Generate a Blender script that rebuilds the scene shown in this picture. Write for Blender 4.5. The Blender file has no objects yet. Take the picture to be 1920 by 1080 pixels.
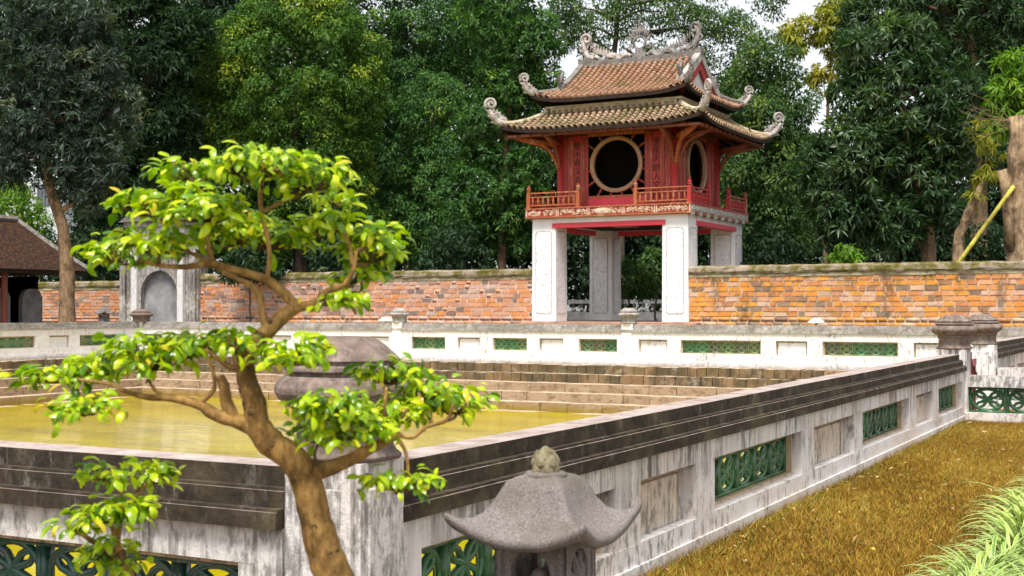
import bpy, math, random
import numpy as np
from mathutils import Vector, Matrix
R = math.radians
random.seed(7); rng = np.random.default_rng(7)
S = bpy.context.scene
COL = S.collection

# ------------------------------------------------------------------ camera
EYE = 1.6; YAW = 27.9; FPX = 2420.0; HOR = 580.0
cam_d = bpy.data.cameras.new('camera'); cam = bpy.data.objects.new('camera', cam_d); COL.objects.link(cam)
cam_d.sensor_width = 36.0; cam_d.lens = FPX/1920*36.0
cam.location = (0, 0, EYE)
cam.rotation_euler = (R(90) + math.atan((HOR-540)/FPX), 0, R(YAW))
cam_d.clip_start = 0.05; cam_d.clip_end = 2000
cam_d.dof.use_dof = True; cam_d.dof.focus_distance = 9.0; cam_d.dof.aperture_fstop = 7.5
S.camera = cam
# ------------------------------------------------------------------ world, sun, exposure
w = bpy.data.worlds.new('World'); S.world = w; w.use_nodes = True
wn = w.node_tree; wn.nodes.clear()
sky = wn.nodes.new('ShaderNodeTexSky'); sky.sky_type = 'NISHITA'; sky.sun_disc = False
SUN_EL, SUN_AZ = 66.0, 168.0                     # azimuth clockwise from world +Y
sky.sun_elevation = R(SUN_EL); sky.sun_rotation = R(SUN_AZ); sky.dust_density = 1.5; sky.air_density = 1.0; sky.ozone_density = 1.0
hs = wn.nodes.new('ShaderNodeHueSaturation'); hs.inputs['Saturation'].default_value = 0.18   # a white overcast sky
bg = wn.nodes.new('ShaderNodeBackground'); bg.inputs['Strength'].default_value = 0.105
wo = wn.nodes.new('ShaderNodeOutputWorld')
wn.links.new(sky.outputs[0], hs.inputs['Color']); wn.links.new(hs.outputs[0], bg.inputs[0]); wn.links.new(bg.outputs[0], wo.inputs[0])
sun_d = bpy.data.lights.new('sun', 'SUN'); sun = bpy.data.objects.new('sun', sun_d); COL.objects.link(sun)
sun_d.energy = 2.6; sun_d.angle = R(18); sun_d.color = (1.0, 0.95, 0.88)
sdir = Vector((math.sin(R(SUN_AZ))*math.cos(R(SUN_EL)), math.cos(R(SUN_AZ))*math.cos(R(SUN_EL)), math.sin(R(SUN_EL))))
sun.rotation_euler = sdir.to_track_quat('Z', 'Y').to_euler()
S.view_settings.view_transform = 'Standard'; S.view_settings.look = 'None'
S.view_settings.exposure = 1.2; S.view_settings.gamma = 1.0
S.render.engine = 'CYCLES'; S.cycles.use_denoising = True
S.cycles.max_bounces = 6; S.cycles.diffuse_bounces = 3; S.cycles.glossy_bounces = 3; S.cycles.transmission_bounces = 3
S.cycles.sample_clamp_indirect = 6.0

# ------------------------------------------------------------------ helpers
CA, SA = math.cos(R(YAW)), math.sin(R(YAW))
def at(px, py, d):
    """a point of the place: pixel of the photograph at forward distance d"""
    r = (px-960)/FPX*d; z = EYE - (py-HOR)/FPX*d
    return Vector((r*CA - d*SA, r*SA + d*CA, z))
def x_on(px, Y):
    r = (px-960)/FPX
    return (CA*r-SA)/(CA+SA*r)*Y
def tag(o, label=None, cat=None, group=None, kind=None):
    if label: o['label'] = label
    if cat: o['category'] = cat
    if group: o['group'] = group
    if kind: o['kind'] = kind
    return o
def empty(name, loc=(0,0,0), rz=0.0, label=None, cat=None, group=None):
    o = bpy.data.objects.new(name, None); COL.objects.link(o); o.location = loc; o.rotation_euler = (0,0,rz)
    o.empty_display_size = 0.1
    return tag(o, label, cat, group)
def inst(name, me, parent=None, M=None):
    o = bpy.data.objects.new(name, me); COL.objects.link(o)
    if parent is not None: o.parent = parent
    if M is not None: o.matrix_local = M
    return o
class MB:
    def __init__(s): s.v = []; s.f = []; s.m = []
    def add(s, vs, fs, mi=0):
        b = len(s.v); s.v += [tuple(p) for p in vs]; s.f += [tuple(b+i for i in f) for f in fs]; s.m += [mi]*len(fs); return s
    def box(s, x0, x1, y0, y1, z0, z1, mi=0, j=0.0):
        vs = [(x,y,z) for z in (z0,z1) for y in (y0,y1) for x in (x0,x1)]
        if j: vs = [tuple(c+random.uniform(-j,j) for c in p) for p in vs]
        return s.add(vs, [(0,2,3,1),(4,5,7,6),(0,1,5,4),(2,6,7,3),(0,4,6,2),(1,3,7,5)], mi)
    def tube(s, pts, rad, seg=8, cap=True, mi=0, wob=0.0, flat=None):
        pts = [Vector(p) for p in pts]; n = len(pts)
        if not hasattr(rad, '__len__'): rad = [rad]*n
        b = len(s.v); prev = None
        for i, p in enumerate(pts):
            t = (pts[min(i+1,n-1)]-pts[max(i-1,0)])
            t = t.normalized() if t.length > 1e-9 else Vector((0,0,1))
            if prev is None:
                a = Vector((0,0,1)) if abs(t.z) < .9 else Vector((0,1,0))
                u = t.cross(a).normalized()
            else:
                u = (prev - t*prev.dot(t)); u = u.normalized() if u.length > 1e-6 else t.orthogonal().normalized()
            prev = u; v = t.cross(u)
            for k in range(seg):
                a = 2*math.pi*k/seg; rr = rad[i]*(1+random.uniform(-wob,wob))
                s.v.append(tuple(p + u*(math.cos(a)*rr) + v*(math.sin(a)*rr)))
        fs = []
        for i in range(n-1):
            for k in range(seg):
                k2 = (k+1) % seg
                fs.append((b+i*seg+k, b+i*seg+k2, b+(i+1)*seg+k2, b+(i+1)*seg+k))
        if cap: fs += [tuple(b+k for k in reversed(range(seg))), tuple(b+(n-1)*seg+k for k in range(seg))]
        s.f += fs; s.m += [mi]*len(fs); return s
    def lathe(s, prof, seg=16, c=(0,0,0), mi=0, rot=0.0):
        b = len(s.v); n = len(prof)
        for r, z in prof:
            for k in range(seg):
                a = 2*math.pi*k/seg+rot; s.v.append((c[0]+r*math.cos(a), c[1]+r*math.sin(a), c[2]+z))
        fs = []
        for i in range(n-1):
            for k in range(seg):
                k2 = (k+1) % seg; fs.append((b+i*seg+k, b+i*seg+k2, b+(i+1)*seg+k2, b+(i+1)*seg+k))
        fs += [tuple(b+k for k in reversed(range(seg))), tuple(b+(n-1)*seg+k for k in range(seg))]
        s.f += fs; s.m += [mi]*len(fs); return s
    def prism(s, poly, h0, h1, axis='z', mi=0):
        """extrude a 2D polygon; axis names the extrusion direction"""
        def P(a, b, h): return {'z': (a,b,h), 'y': (a,h,b), 'x': (h,a,b)}[axis]
        n = len(poly)
        vs = [P(a,b,h0) for a,b in poly] + [P(a,b,h1) for a,b in poly]
        fs = [tuple(range(n))[::-1], tuple(range(n,2*n))] + [(i,(i+1)%n,n+(i+1)%n,n+i) for i in range(n)]
        return s.add(vs, fs, mi)
    def xf(s, M, start=0):
        s.v[start:] = [tuple(M @ Vector(p)) for p in s.v[start:]]; return s
    def mesh(s, name, mats, smooth=False):
        me = bpy.data.meshes.new(name); me.from_pydata(s.v, [], s.f)
        mats = mats if isinstance(mats, (list, tuple)) else [mats]
        for m in mats: me.materials.append(m)
        if len(mats) > 1: me.polygons.foreach_set('material_index', s.m)
        if smooth: me.polygons.foreach_set('use_smooth', [True]*len(s.f))
        me.update(); return me
    def build(s, name, mats, parent=None, smooth=False, bevel=0.0, label=None, cat=None, group=None, kind=None, auto=None):
        o = inst(name, s.mesh(name, mats, smooth), parent)
        if bevel:
            b = o.modifiers.new('bevel', 'BEVEL'); b.width = bevel; b.segments = 2; b.limit_method = 'ANGLE'
        return tag(o, label, cat, group, kind)
def np_mesh(name, V, F, mats, rnd=None, smooth=False):
    """fast mesh from arrays: F is (n,k)"""
    me = bpy.data.meshes.new(name); k = F.shape[1]
    me.vertices.add(len(V)); me.vertices.foreach_set('co', np.ascontiguousarray(V, dtype=np.float32).ravel())
    me.loops.add(F.size); me.loops.foreach_set('vertex_index', np.ascontiguousarray(F, dtype=np.int32).ravel())
    me.polygons.add(len(F)); me.polygons.foreach_set('loop_start', np.arange(0, F.size, k, dtype=np.int32))
    if smooth: me.polygons.foreach_set('use_smooth', np.ones(len(F), dtype=bool))
    me.update(calc_edges=True)
    if rnd is not None:
        a = me.attributes.new('rnd', 'FLOAT', 'FACE'); a.data.foreach_set('value', np.ascontiguousarray(rnd, dtype=np.float32))
    me.materials.append(mats); return me

# ------------------------------------------------------------------ materials
class NT:
    def __init__(s, name, rough=0.8, spec=0.3):
        s.m = bpy.data.materials.new(name); s.m.use_nodes = True; s.t = s.m.node_tree; s.n = s.t.nodes
        s.b = s.n['Principled BSDF']; s.b.inputs['Roughness'].default_value = rough
        s.b.inputs['Specular IOR Level'].default_value = spec
        s.geo = None
    def L(s, a, b): s.t.links.new(a, b)
    def pos(s, scale=(1,1,1), obj=False):
        if obj:
            g = s.n.new('ShaderNodeTexCoord'); o = g.outputs['Object']
        else:
            g = s.geo = s.geo or s.n.new('ShaderNodeNewGeometry'); o = g.outputs['Position']
        m = s.n.new('ShaderNodeMapping'); m.inputs['Scale'].default_value = scale; s.L(o, m.inputs[0]); return m.outputs[0]
    def noise(s, scale, vec=None, detail=4, rough=0.6, dist=0.0):
        n = s.n.new('ShaderNodeTexNoise'); n.inputs['Scale'].default_value = scale; n.inputs['Detail'].default_value = detail
        n.inputs['Roughness'].default_value = rough; n.inputs['Distortion'].default_value = dist
        s.L(vec if vec is not None else s.pos(), n.inputs['Vector']); return n.outputs['Fac']
    def voro(s, scale, vec=None, feat='F1', out='Distance'):
        n = s.n.new('ShaderNodeTexVoronoi'); n.feature = feat; n.inputs['Scale'].default_value = scale
        s.L(vec if vec is not None else s.pos(), n.inputs['Vector']); return n.outputs[out]
    def ramp(s, fac, stops, interp='LINEAR'):
        r = s.n.new('ShaderNodeValToRGB'); r.color_ramp.interpolation = interp; e = r.color_ramp.elements
        while len(e) > 1: e.remove(e[-1])
        for i, (p, c) in enumerate(stops):
            el = e[0] if i == 0 else e.new(p)
            el.position = p; el.color = (c[0], c[1], c[2], 1) if hasattr(c, '__len__') else (c, c, c, 1)
        s.L(fac, r.inputs[0]); return r.outputs[0]
    def mix(s, fac, a, b, mode='MIX'):
        m = s.n.new('ShaderNodeMix'); m.data_type = 'RGBA'; m.blend_type = mode
        for i, x in ((0, fac), (6, a), (7, b)):
            if hasattr(x, 'is_linked'): s.L(x, m.inputs[i])
            elif hasattr(x, '__len__'): m.inputs[i].default_value = (x[0], x[1], x[2], 1)
            else: m.inputs[i].default_value = x
        return m.outputs[2]
    def math(s, op, a, b=0.0):
        m = s.n.new('ShaderNodeMath'); m.operation = op
        for i, x in ((0, a), (1, b)):
            if hasattr(x, 'is_linked'): s.L(x, m.inputs[i])
            else: m.inputs[i].default_value = x
        return m.outputs[0]
    def objrnd(s):
        return s.n.new('ShaderNodeObjectInfo').outputs['Random']
    def attr(s, name='rnd'):
        a = s.n.new('ShaderNodeAttribute'); a.attribute_name = name; return a.outputs['Fac']
    def bump(s, h, strength=0.4, dist=0.02):
        b = s.n.new('ShaderNodeBump'); b.inputs['Strength'].default_value = strength; b.inputs['Distance'].default_value = dist
        s.L(h, b.inputs['Height']); s.L(b.outputs[0], s.b.inputs['Normal']); return s
    def col(s, c):
        if hasattr(c, 'is_linked'): s.L(c, s.b.inputs['Base Color'])
        else: s.b.inputs['Base Color'].default_value = (c[0], c[1], c[2], 1)
        return s
    def rough(s, r): s.L(r, s.b.inputs['Roughness']); return s
M = {}
def simple(name, c, rough=0.7, var=0.25, scale=8.0, bump=0.2, bd=0.01, spec=0.3):
    t = NT(name, rough, spec); n = t.noise(scale, detail=6)
    lo = tuple(x*(1-var) for x in c); hi = tuple(min(1, x*(1+var)) for x in c)
    t.col(t.ramp(n, [(0.3, lo), (0.7, hi)]))
    if bump: t.bump(t.noise(scale*4, detail=5), bump, bd)
    M[name] = t.m; return t.m

def plaster(name, white, dirt=(0.05,0.045,0.04), warm=(0.62,0.45,0.30), streak=0.55, grime=0.5, sc=1.0, warmth=0.35, drip=None, splash=None):
    """drip = (z0, z1): run-off streaks fade out downwards between these heights"""
    t = NT(name, 0.85, 0.2)
    st = t.noise(1.6, t.pos((11*sc, 11*sc, 0.5*sc)), 7, 0.7)
    big = t.noise(0.9*sc, None, 4); fine = t.noise(16*sc, t.pos((1,1,0.45)), 7, 0.72)
    c = t.mix(t.ramp(t.noise(1.3*sc, t.pos((1,1,1.6)), 5), [(0.42, 0.0), (0.70, warmth)]), white, warm)
    c = t.mix(t.ramp(t.noise(4*sc, None, 6, 0.7), [(0.40, 0.0), (0.75, 0.35)]), c, tuple(x*0.55 for x in white))
    m1 = t.math('MULTIPLY', t.ramp(st, [(streak, 0.0), (streak+0.12, 0.95)]), t.ramp(big, [(0.38, 0.05), (0.60, 1.0)]))
    if drip:
        sp = t.n.new('ShaderNodeSeparateXYZ'); t.L(t.geo.outputs['Position'], sp.inputs[0])
        zz = t.math('ADD', sp.outputs['Z'], t.math('MULTIPLY', t.noise(5*sc, t.pos((1,1,0.1)), 4), 0.30))
        mp = t.n.new('ShaderNodeMapRange'); mp.inputs[1].default_value = drip[0]+0.15; mp.inputs[2].default_value = drip[1]+0.15; t.L(zz, mp.inputs[0])
        m1 = t.math('MULTIPLY', m1, t.math('ADD', t.math('MULTIPLY', mp.outputs[0], 0.92), 0.08))
    c = t.mix(m1, c, dirt)
    m2 = t.ramp(t.math('MULTIPLY', fine, t.math('ADD', big, 0.45)), [(grime, 0.0), (grime+0.13, 0.7)])
    c = t.mix(m2, c, (dirt[0]*2.2, dirt[1]*2.2, dirt[2]*2.2))
    if splash:                                          # soil splash and damp along the foot of the wall
        sp = t.n.new('ShaderNodeSeparateXYZ'); t.L(t.geo.outputs['Position'], sp.inputs[0])
        z2 = t.math('SUBTRACT', t.math('ADD', sp.outputs['Z'], t.math('MULTIPLY', t.noise(6, None, 7, 0.75), 0.30)), splash[0]-0.25)
        c = t.mix(t.ramp(z2, [(0.30, splash[1]), (0.50, 0.0)]), c, splash[2])
    t.col(c); t.bump(t.math('ADD', t.noise(30*sc, None, 6, 0.7), t.math('MULTIPLY', st, 0.4)), 0.45, 0.014); M[name] = t.m; return t.m
plaster('plaster', (0.80,0.765,0.75), warm=(0.70,0.52,0.40), streak=0.44, grime=0.50, drip=(0.36,0.70), warmth=0.55, splash=(0.02, 0.85, (0.36,0.24,0.15)))
plaster('plaster_near', (0.66,0.635,0.62), streak=0.50, grime=0.43, sc=1.3, warmth=0.2)
plaster('plaster_far', (0.76,0.75,0.74), streak=0.57, grime=0.52, sc=0.9, warmth=0.10, splash=(-0.12, 0.8, (0.13,0.12,0.11)))
plaster('pillar_white', (0.86,0.86,0.86), dirt=(0.30,0.27,0.25), streak=0.60, grime=0.56, sc=0.6, warmth=0.06)
plaster('reveal', (0.56,0.42,0.28), streak=0.54, grime=0.47, warmth=0.5)  # cream plaster, darkened: shade of the recesses put into the colour
plaster('cream_field', (0.70,0.60,0.50), warm=(0.62,0.42,0.24), streak=0.52, grime=0.46, warmth=0.6)
plaster('gate_white', (0.62,0.58,0.54), streak=0.46, grime=0.38, sc=0.8)

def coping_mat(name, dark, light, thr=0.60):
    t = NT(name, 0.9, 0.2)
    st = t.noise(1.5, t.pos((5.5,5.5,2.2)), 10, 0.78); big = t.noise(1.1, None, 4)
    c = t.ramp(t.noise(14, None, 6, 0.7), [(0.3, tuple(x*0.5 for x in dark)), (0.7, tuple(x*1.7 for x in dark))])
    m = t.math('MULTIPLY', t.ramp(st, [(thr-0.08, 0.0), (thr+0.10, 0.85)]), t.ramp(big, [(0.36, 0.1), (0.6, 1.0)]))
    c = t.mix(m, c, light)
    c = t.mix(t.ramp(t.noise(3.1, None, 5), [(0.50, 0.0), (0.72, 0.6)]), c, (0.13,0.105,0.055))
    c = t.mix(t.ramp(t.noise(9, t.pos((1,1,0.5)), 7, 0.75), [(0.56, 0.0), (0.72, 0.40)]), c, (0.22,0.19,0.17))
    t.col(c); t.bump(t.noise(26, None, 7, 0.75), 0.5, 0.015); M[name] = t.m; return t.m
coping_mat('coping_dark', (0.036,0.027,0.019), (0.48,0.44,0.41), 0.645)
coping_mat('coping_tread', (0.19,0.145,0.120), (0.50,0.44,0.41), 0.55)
coping_mat('coping_far', (0.22,0.20,0.18), (0.52,0.49,0.46), 0.5)
coping_mat('cap_stone', (0.15,0.112,0.094), (0.40,0.35,0.32), 0.60)
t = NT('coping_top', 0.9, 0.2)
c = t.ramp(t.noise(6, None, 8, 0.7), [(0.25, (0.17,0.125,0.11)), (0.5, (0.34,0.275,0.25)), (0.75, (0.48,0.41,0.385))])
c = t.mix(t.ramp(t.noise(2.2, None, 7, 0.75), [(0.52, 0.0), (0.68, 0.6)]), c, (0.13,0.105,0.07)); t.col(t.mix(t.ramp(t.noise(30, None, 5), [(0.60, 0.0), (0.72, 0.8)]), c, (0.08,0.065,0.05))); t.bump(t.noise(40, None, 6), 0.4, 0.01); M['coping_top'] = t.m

def brick_mat(name, use_attr, stops, mossy=0.5, olive=0.58):
    t = NT(name, 0.9, 0.2); r = t.attr() if use_attr else t.objrnd()
    c = t.ramp(r, stops)
    c = t.mix(0.6, c, t.ramp(t.noise(9, None, 6, 0.7), [(0.25, 0.4), (0.5, 0.92), (0.75, 1.1)]), 'MULTIPLY')
    c = t.mix(0.6, c, t.ramp(t.noise(34, None, 5, 0.75), [(0.3, 0.6), (0.55, 1.08)]), 'MULTIPLY')
    c = t.mix(t.ramp(t.noise(1.1, t.pos((1,1,0.45)), 8, 0.75), [(mossy, 0.0), (mossy+0.12, 0.85)]), c, (0.075,0.062,0.036))
    c = t.mix(t.ramp(t.noise(0.8, t.pos((1,1,2.2)), 7, 0.75), [(olive, 0.0), (olive+0.13, 0.6)]), c, (0.20,0.19,0.10))
    c = t.mix(t.ramp(t.noise(2.3, None, 6, 0.7), [(0.58, 0.0), (0.72, 0.55)]), c, (0.45,0.36,0.30))
    t.col(c); t.bump(t.noise(18, None, 6, 0.7), 0.5, 0.02); M[name] = t.m; return t.m
BR_R = [(0.0,(0.70,0.25,0.05)),(0.2,(0.78,0.35,0.06)),(0.38,(0.58,0.23,0.09)),(0.52,(0.66,0.45,0.33)),(0.66,(0.74,0.29,0.06)),(0.8,(0.50,0.22,0.10)),(0.92,(0.22,0.16,0.11)),(1.0,(0.64,0.42,0.26))]
BR_L = [(0.0,(0.62,0.24,0.09)),(0.22,(0.60,0.36,0.26)),(0.4,(0.68,0.27,0.08)),(0.55,(0.60,0.42,0.34)),(0.72,(0.55,0.27,0.17)),(0.9,(0.22,0.16,0.13)),(1.0,(0.60,0.44,0.36))]
brick_mat('brick_right', False, BR_R, 0.51, 0.58); brick_mat('brick_right_far', True, BR_R, 0.51, 0.58)
brick_mat('brick_left', False, BR_L, 0.64, 0.66); brick_mat('brick_left_far', True, BR_L, 0.64, 0.66)
simple('mortar', (0.66,0.50,0.42), 0.95, 0.35, 5)
simple('mortar_dark', (0.52,0.38,0.26), 0.95, 0.4, 4)
t = NT('wall_moss', 0.95, 0.1)
c = t.ramp(t.noise(1.7, None, 8, 0.75), [(0.3,(0.055,0.045,0.018)),(0.46,(0.13,0.115,0.03)),(0.56,(0.28,0.225,0.17)),(0.72,(0.38,0.32,0.26))])
t.col(c); t.bump(t.noise(14, None, 7, 0.75), 0.8, 0.04); M['wall_moss'] = t.m
t = NT('wall_lichen', 0.95, 0.1)
c = t.ramp(t.noise(2.6, t.pos((1,1,2)), 8, 0.75), [(0.32,(0.07,0.06,0.035)),(0.45,(0.30,0.22,0.13)),(0.55,(0.42,0.42,0.26)),(0.7,(0.50,0.30,0.13))])
t.col(c); t.bump(t.noise(14, None, 7, 0.75), 0.6, 0.03); M['wall_lichen'] = t.m

def roof_tile(name, use_attr, a, b, moss):
    t = NT(name, 0.85, 0.25); r = t.attr() if use_attr else t.objrnd()
    mid = tuple(0.5*(x+y) for x, y in zip(a, b)); c = t.ramp(r, [(0.0, tuple(0.6*x+0.4*y for x, y in zip(a, mid))), (0.5, mid), (0.9, tuple(0.5*x+0.5*y for x, y in zip(b, mid))), (1.0, tuple(x*0.6 for x in a))])
    c = t.mix(0.7, c, t.ramp(t.noise(7, None, 6, 0.7), [(0.3, 0.4), (0.55, 0.95), (0.75, 1.0)]), 'MULTIPLY')
    c = t.mix(t.ramp(t.noise(1.1, None, 6, 0.7), [(moss, 0.0), (moss+0.16, 0.8)]), c, (0.13,0.115,0.035))
    t.col(c); t.bump(t.noise(25, None, 5), 0.4, 0.01); M[name] = t.m
roof_tile('tile_upper', False, (0.28,0.135,0.075), (0.42,0.26,0.17), 0.51); roof_tile('tile_upper_s', True, (0.28,0.135,0.075), (0.42,0.26,0.17), 0.51)
roof_tile('tile_lower_s', True, (0.33,0.205,0.12), (0.46,0.34,0.23), 0.45)
t = NT('pan_tile', 0.9, 0.2); t.col(t.ramp(t.noise(5, None, 6), [(0.3,(0.022,0.015,0.009)),(0.7,(0.075,0.042,0.024))])); M['pan_tile'] = t.m
t = NT('stele_roof', 0.9, 0.2)
wv = t.noise(1.0, t.pos((1.5,9,12)), 5, 0.7)
c = t.ramp(wv, [(0.35,(0.010,0.006,0.005)),(0.5,(0.034,0.017,0.010)),(0.68,(0.11,0.048,0.020))])
t.col(c); t.bump(wv, 0.9, 0.05); M['stele_roof'] = t.m
simple('ridge_grey', (0.17,0.155,0.14), 0.9, 0.5, 6, 0.5, 0.03)
simple('ridge_pale', (0.42,0.36,0.25), 0.9, 0.4, 4, 0.5, 0.03)
simple('ornament', (0.20,0.19,0.18), 0.9, 0.7, 5, 0.6, 0.03)
simple('ornament_pale', (0.36,0.325,0.30), 0.9, 0.6, 4, 0.4, 0.02)

def lacquer(name, a, b, pale, rough=0.5, k=0.58):
    t = NT(name, rough, 0.4)
    st = t.noise(1.6, t.pos((10,10,0.7)), 6, 0.7)
    c = t.ramp(st, [(0.3, a), (0.7, b)])
    c = t.mix(t.ramp(t.noise(2.2, t.pos((3,3,0.8)), 6, 0.7), [(k, 0.0), (k+0.14, 0.85)]), c, pale)
    t.col(c); t.bump(st, 0.25, 0.01); M[name] = t.m
lacquer('red_wood', (0.17,0.018,0.014), (0.40,0.050,0.030), (0.58,0.20,0.18), k=0.55)
lacquer('red_bright', (0.26,0.016,0.016), (0.50,0.042,0.034), (0.62,0.18,0.17), k=0.60)
lacquer('orange_wood', (0.26,0.055,0.022), (0.46,0.135,0.045), (0.58,0.36,0.22), k=0.54)
lacquer('tan_wood', (0.28,0.15,0.09), (0.48,0.30,0.18), (0.55,0.42,0.30))
lacquer('brown_wood', (0.13,0.035,0.02), (0.30,0.085,0.04), (0.34,0.14,0.07))
lacquer('red_beam', (0.62,0.035,0.06), (0.72,0.07,0.10), (0.72,0.22,0.24), k=0.66)
simple('carve_pale', (0.58,0.42,0.30), 0.8, 0.4, 9)
simple('carve_grey', (0.44,0.40,0.38), 0.85, 0.5, 7, 0.5, 0.02)
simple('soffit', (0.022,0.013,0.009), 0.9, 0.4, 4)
simple('interior_dark', (0.004,0.004,0.004), 0.95, 0.3, 3, 0, spec=0.05)  # near-black: shade of the interiors put into the colour
simple('ink', (0.03,0.015,0.012), 0.7, 0.2, 3, 0)
simple('plinth_red', (0.36,0.21,0.15), 0.9, 0.35, 3, 0.4, 0.02)
simple('dark_metal', (0.05,0.045,0.045), 0.6, 0.3, 10)
simple('red_metal', (0.12,0.012,0.018), 0.5, 0.3, 12)
simple('lamp_white', (0.85,0.83,0.74), 0.4, 0.05, 5, 0)

# pillar carving: shallow lines, pale plaster
t = NT('pillar_carved', 0.85, 0.2)
p = t.pos((1,1,1)); d = t.noise(2.6, p, 3, 0.5, 1.6)
lines = t.ramp(t.math('ABSOLUTE', t.math('SUBTRACT', t.math('FRACT', t.math('MULTIPLY', d, 7.0)), 0.5)), [(0.0, 0.0), (0.13, 1.0)])
c = t.mix(lines, (0.46,0.45,0.45), (0.86,0.86,0.86))
t.col(t.mix(t.ramp(t.noise(4, None, 6), [(0.60,0.0),(0.8,0.4)]), c, (0.60,0.57,0.55))); t.bump(lines, 0.55, 0.03); M['pillar_carved'] = t.m

def glaze(name, stops):
    t = NT(name, 0.22, 0.6); c = t.ramp(t.objrnd(), stops)
    c = t.mix(t.ramp(t.noise(22, None, 6, 0.7), [(0.5, 0.0), (0.72, 0.7)]), c, (0.10,0.085,0.05))
    t.col(c); t.rough(t.ramp(t.noise(15, None, 4), [(0.35, 0.15), (0.7, 0.55)])); t.bump(t.noise(30, None, 4), 0.2, 0.006); M[name] = t.m
glaze('glaze_green', [(0.0,(0.018,0.075,0.030)),(0.5,(0.030,0.13,0.045)),(0.85,(0.05,0.17,0.06)),(1.0,(0.05,0.06,0.025))])
glaze('glaze_teal', [(0.0,(0.008,0.055,0.042)),(0.5,(0.012,0.085,0.060)),(0.75,(0.03,0.035,0.022)),(1.0,(0.010,0.05,0.035))])
glaze('glaze_far', [(0.0,(0.05,0.20,0.06)),(0.4,(0.10,0.30,0.12)),(0.7,(0.22,0.28,0.10)),(0.85,(0.10,0.26,0.14)),(1.0,(0.22,0.17,0.08))])

# bank stone with a yellow algae line near the water
t = NT('bank_stone', 0.95, 0.15)
c = t.ramp(t.objrnd(), [(0.0,(0.33,0.23,0.150)),(0.5,(0.38,0.275,0.18)),(1.0,(0.35,0.25,0.165))])
c = t.mix(t.ramp(t.noise(3.5, t.pos((1,1,2)), 7, 0.75), [(0.48, 0.0), (0.62, 0.8)]), c, (0.15,0.10,0.05))
sep = t.n.new('ShaderNodeSeparateXYZ'); t.pos(); t.L(t.geo.outputs['Position'], sep.inputs[0])
zz = t.math('ADD', sep.outputs['Z'], t.math('MULTIPLY', t.noise(1.2, None, 5), 0.35))
c = t.mix(t.ramp(t.math('ADD', zz, 1.5), [(0.24, 0.75), (0.44, 0.0)]), c, (0.25,0.165,0.02))
t.col(c); t.bump(t.noise(9, None, 7, 0.75), 0.7, 0.04); M['bank_stone'] = t.m
simple('bank_tread', (0.42,0.325,0.23), 0.95, 0.35, 3, 0.4, 0.02)
brick_mat('bank_brick', False, [(0.0,(0.24,0.145,0.075)),(0.4,(0.18,0.125,0.06)),(0.75,(0.28,0.18,0.10)),(0.95,(0.20,0.15,0.075)),(1.0,(0.34,0.14,0.07))], 0.42)

t = NT('water', 0.05, 0.36)
wc = t.ramp(t.noise(0.35, t.pos((1,2.2,1)), 6, 0.65), [(0.32,(0.22,0.175,0.003)),(0.5,(0.36,0.29,0.003)),(0.7,(0.46,0.37,0.008))])
t.col(t.mix(t.ramp(t.noise(3.0, None, 6, 0.7), [(0.62,0.0),(0.74,0.5)]), wc, (0.13,0.12,0.012)))
t.bump(t.math('ADD', t.noise(1.1, t.pos((1.0,3.5,1)), 3, 0.5), t.math('MULTIPLY', t.noise(5, t.pos((1,3.5,1)), 3), 0.22)), 0.16, 0.06)
t.b.inputs['IOR'].default_value = 1.33; M['water'] = t.m

t = NT('soil', 1.0, 0.1)
c = t.ramp(t.noise(3.0, None, 8, 0.75), [(0.3,(0.055,0.036,0.012)),(0.5,(0.16,0.095,0.025)),(0.7,(0.27,0.165,0.04))])
t.col(c); t.bump(t.noise(20, None, 7, 0.75), 0.8, 0.04); M['soil'] = t.m
simple('leaf_litter', (0.055,0.045,0.025), 1.0, 0.5, 3, 0.8, 0.06)
simple('paving', (0.30,0.26,0.22), 0.9, 0.3, 3, 0.4, 0.02)

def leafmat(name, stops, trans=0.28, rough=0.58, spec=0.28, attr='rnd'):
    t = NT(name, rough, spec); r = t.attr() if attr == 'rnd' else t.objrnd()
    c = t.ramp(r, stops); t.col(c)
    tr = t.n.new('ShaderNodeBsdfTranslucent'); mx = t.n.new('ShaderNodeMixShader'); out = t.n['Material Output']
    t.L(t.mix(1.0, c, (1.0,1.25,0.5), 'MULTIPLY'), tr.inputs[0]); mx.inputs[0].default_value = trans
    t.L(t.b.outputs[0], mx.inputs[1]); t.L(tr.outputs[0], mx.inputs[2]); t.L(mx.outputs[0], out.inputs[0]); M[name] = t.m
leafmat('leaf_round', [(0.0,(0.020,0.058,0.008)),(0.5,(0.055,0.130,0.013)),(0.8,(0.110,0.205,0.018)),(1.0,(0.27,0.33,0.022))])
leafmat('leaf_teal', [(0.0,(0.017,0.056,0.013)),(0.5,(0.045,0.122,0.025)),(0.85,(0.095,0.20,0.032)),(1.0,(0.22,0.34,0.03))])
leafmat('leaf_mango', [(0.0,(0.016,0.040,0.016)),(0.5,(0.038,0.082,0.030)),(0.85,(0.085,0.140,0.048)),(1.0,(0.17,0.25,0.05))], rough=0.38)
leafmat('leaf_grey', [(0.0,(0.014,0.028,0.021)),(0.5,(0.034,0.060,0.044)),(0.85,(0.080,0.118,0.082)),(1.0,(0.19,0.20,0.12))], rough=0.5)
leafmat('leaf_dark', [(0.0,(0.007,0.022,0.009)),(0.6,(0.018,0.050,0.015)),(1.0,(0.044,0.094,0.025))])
leafmat('leaf_bright', [(0.0,(0.06,0.14,0.015)),(0.6,(0.13,0.26,0.02)),(1.0,(0.28,0.36,0.03))], trans=0.35)
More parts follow.
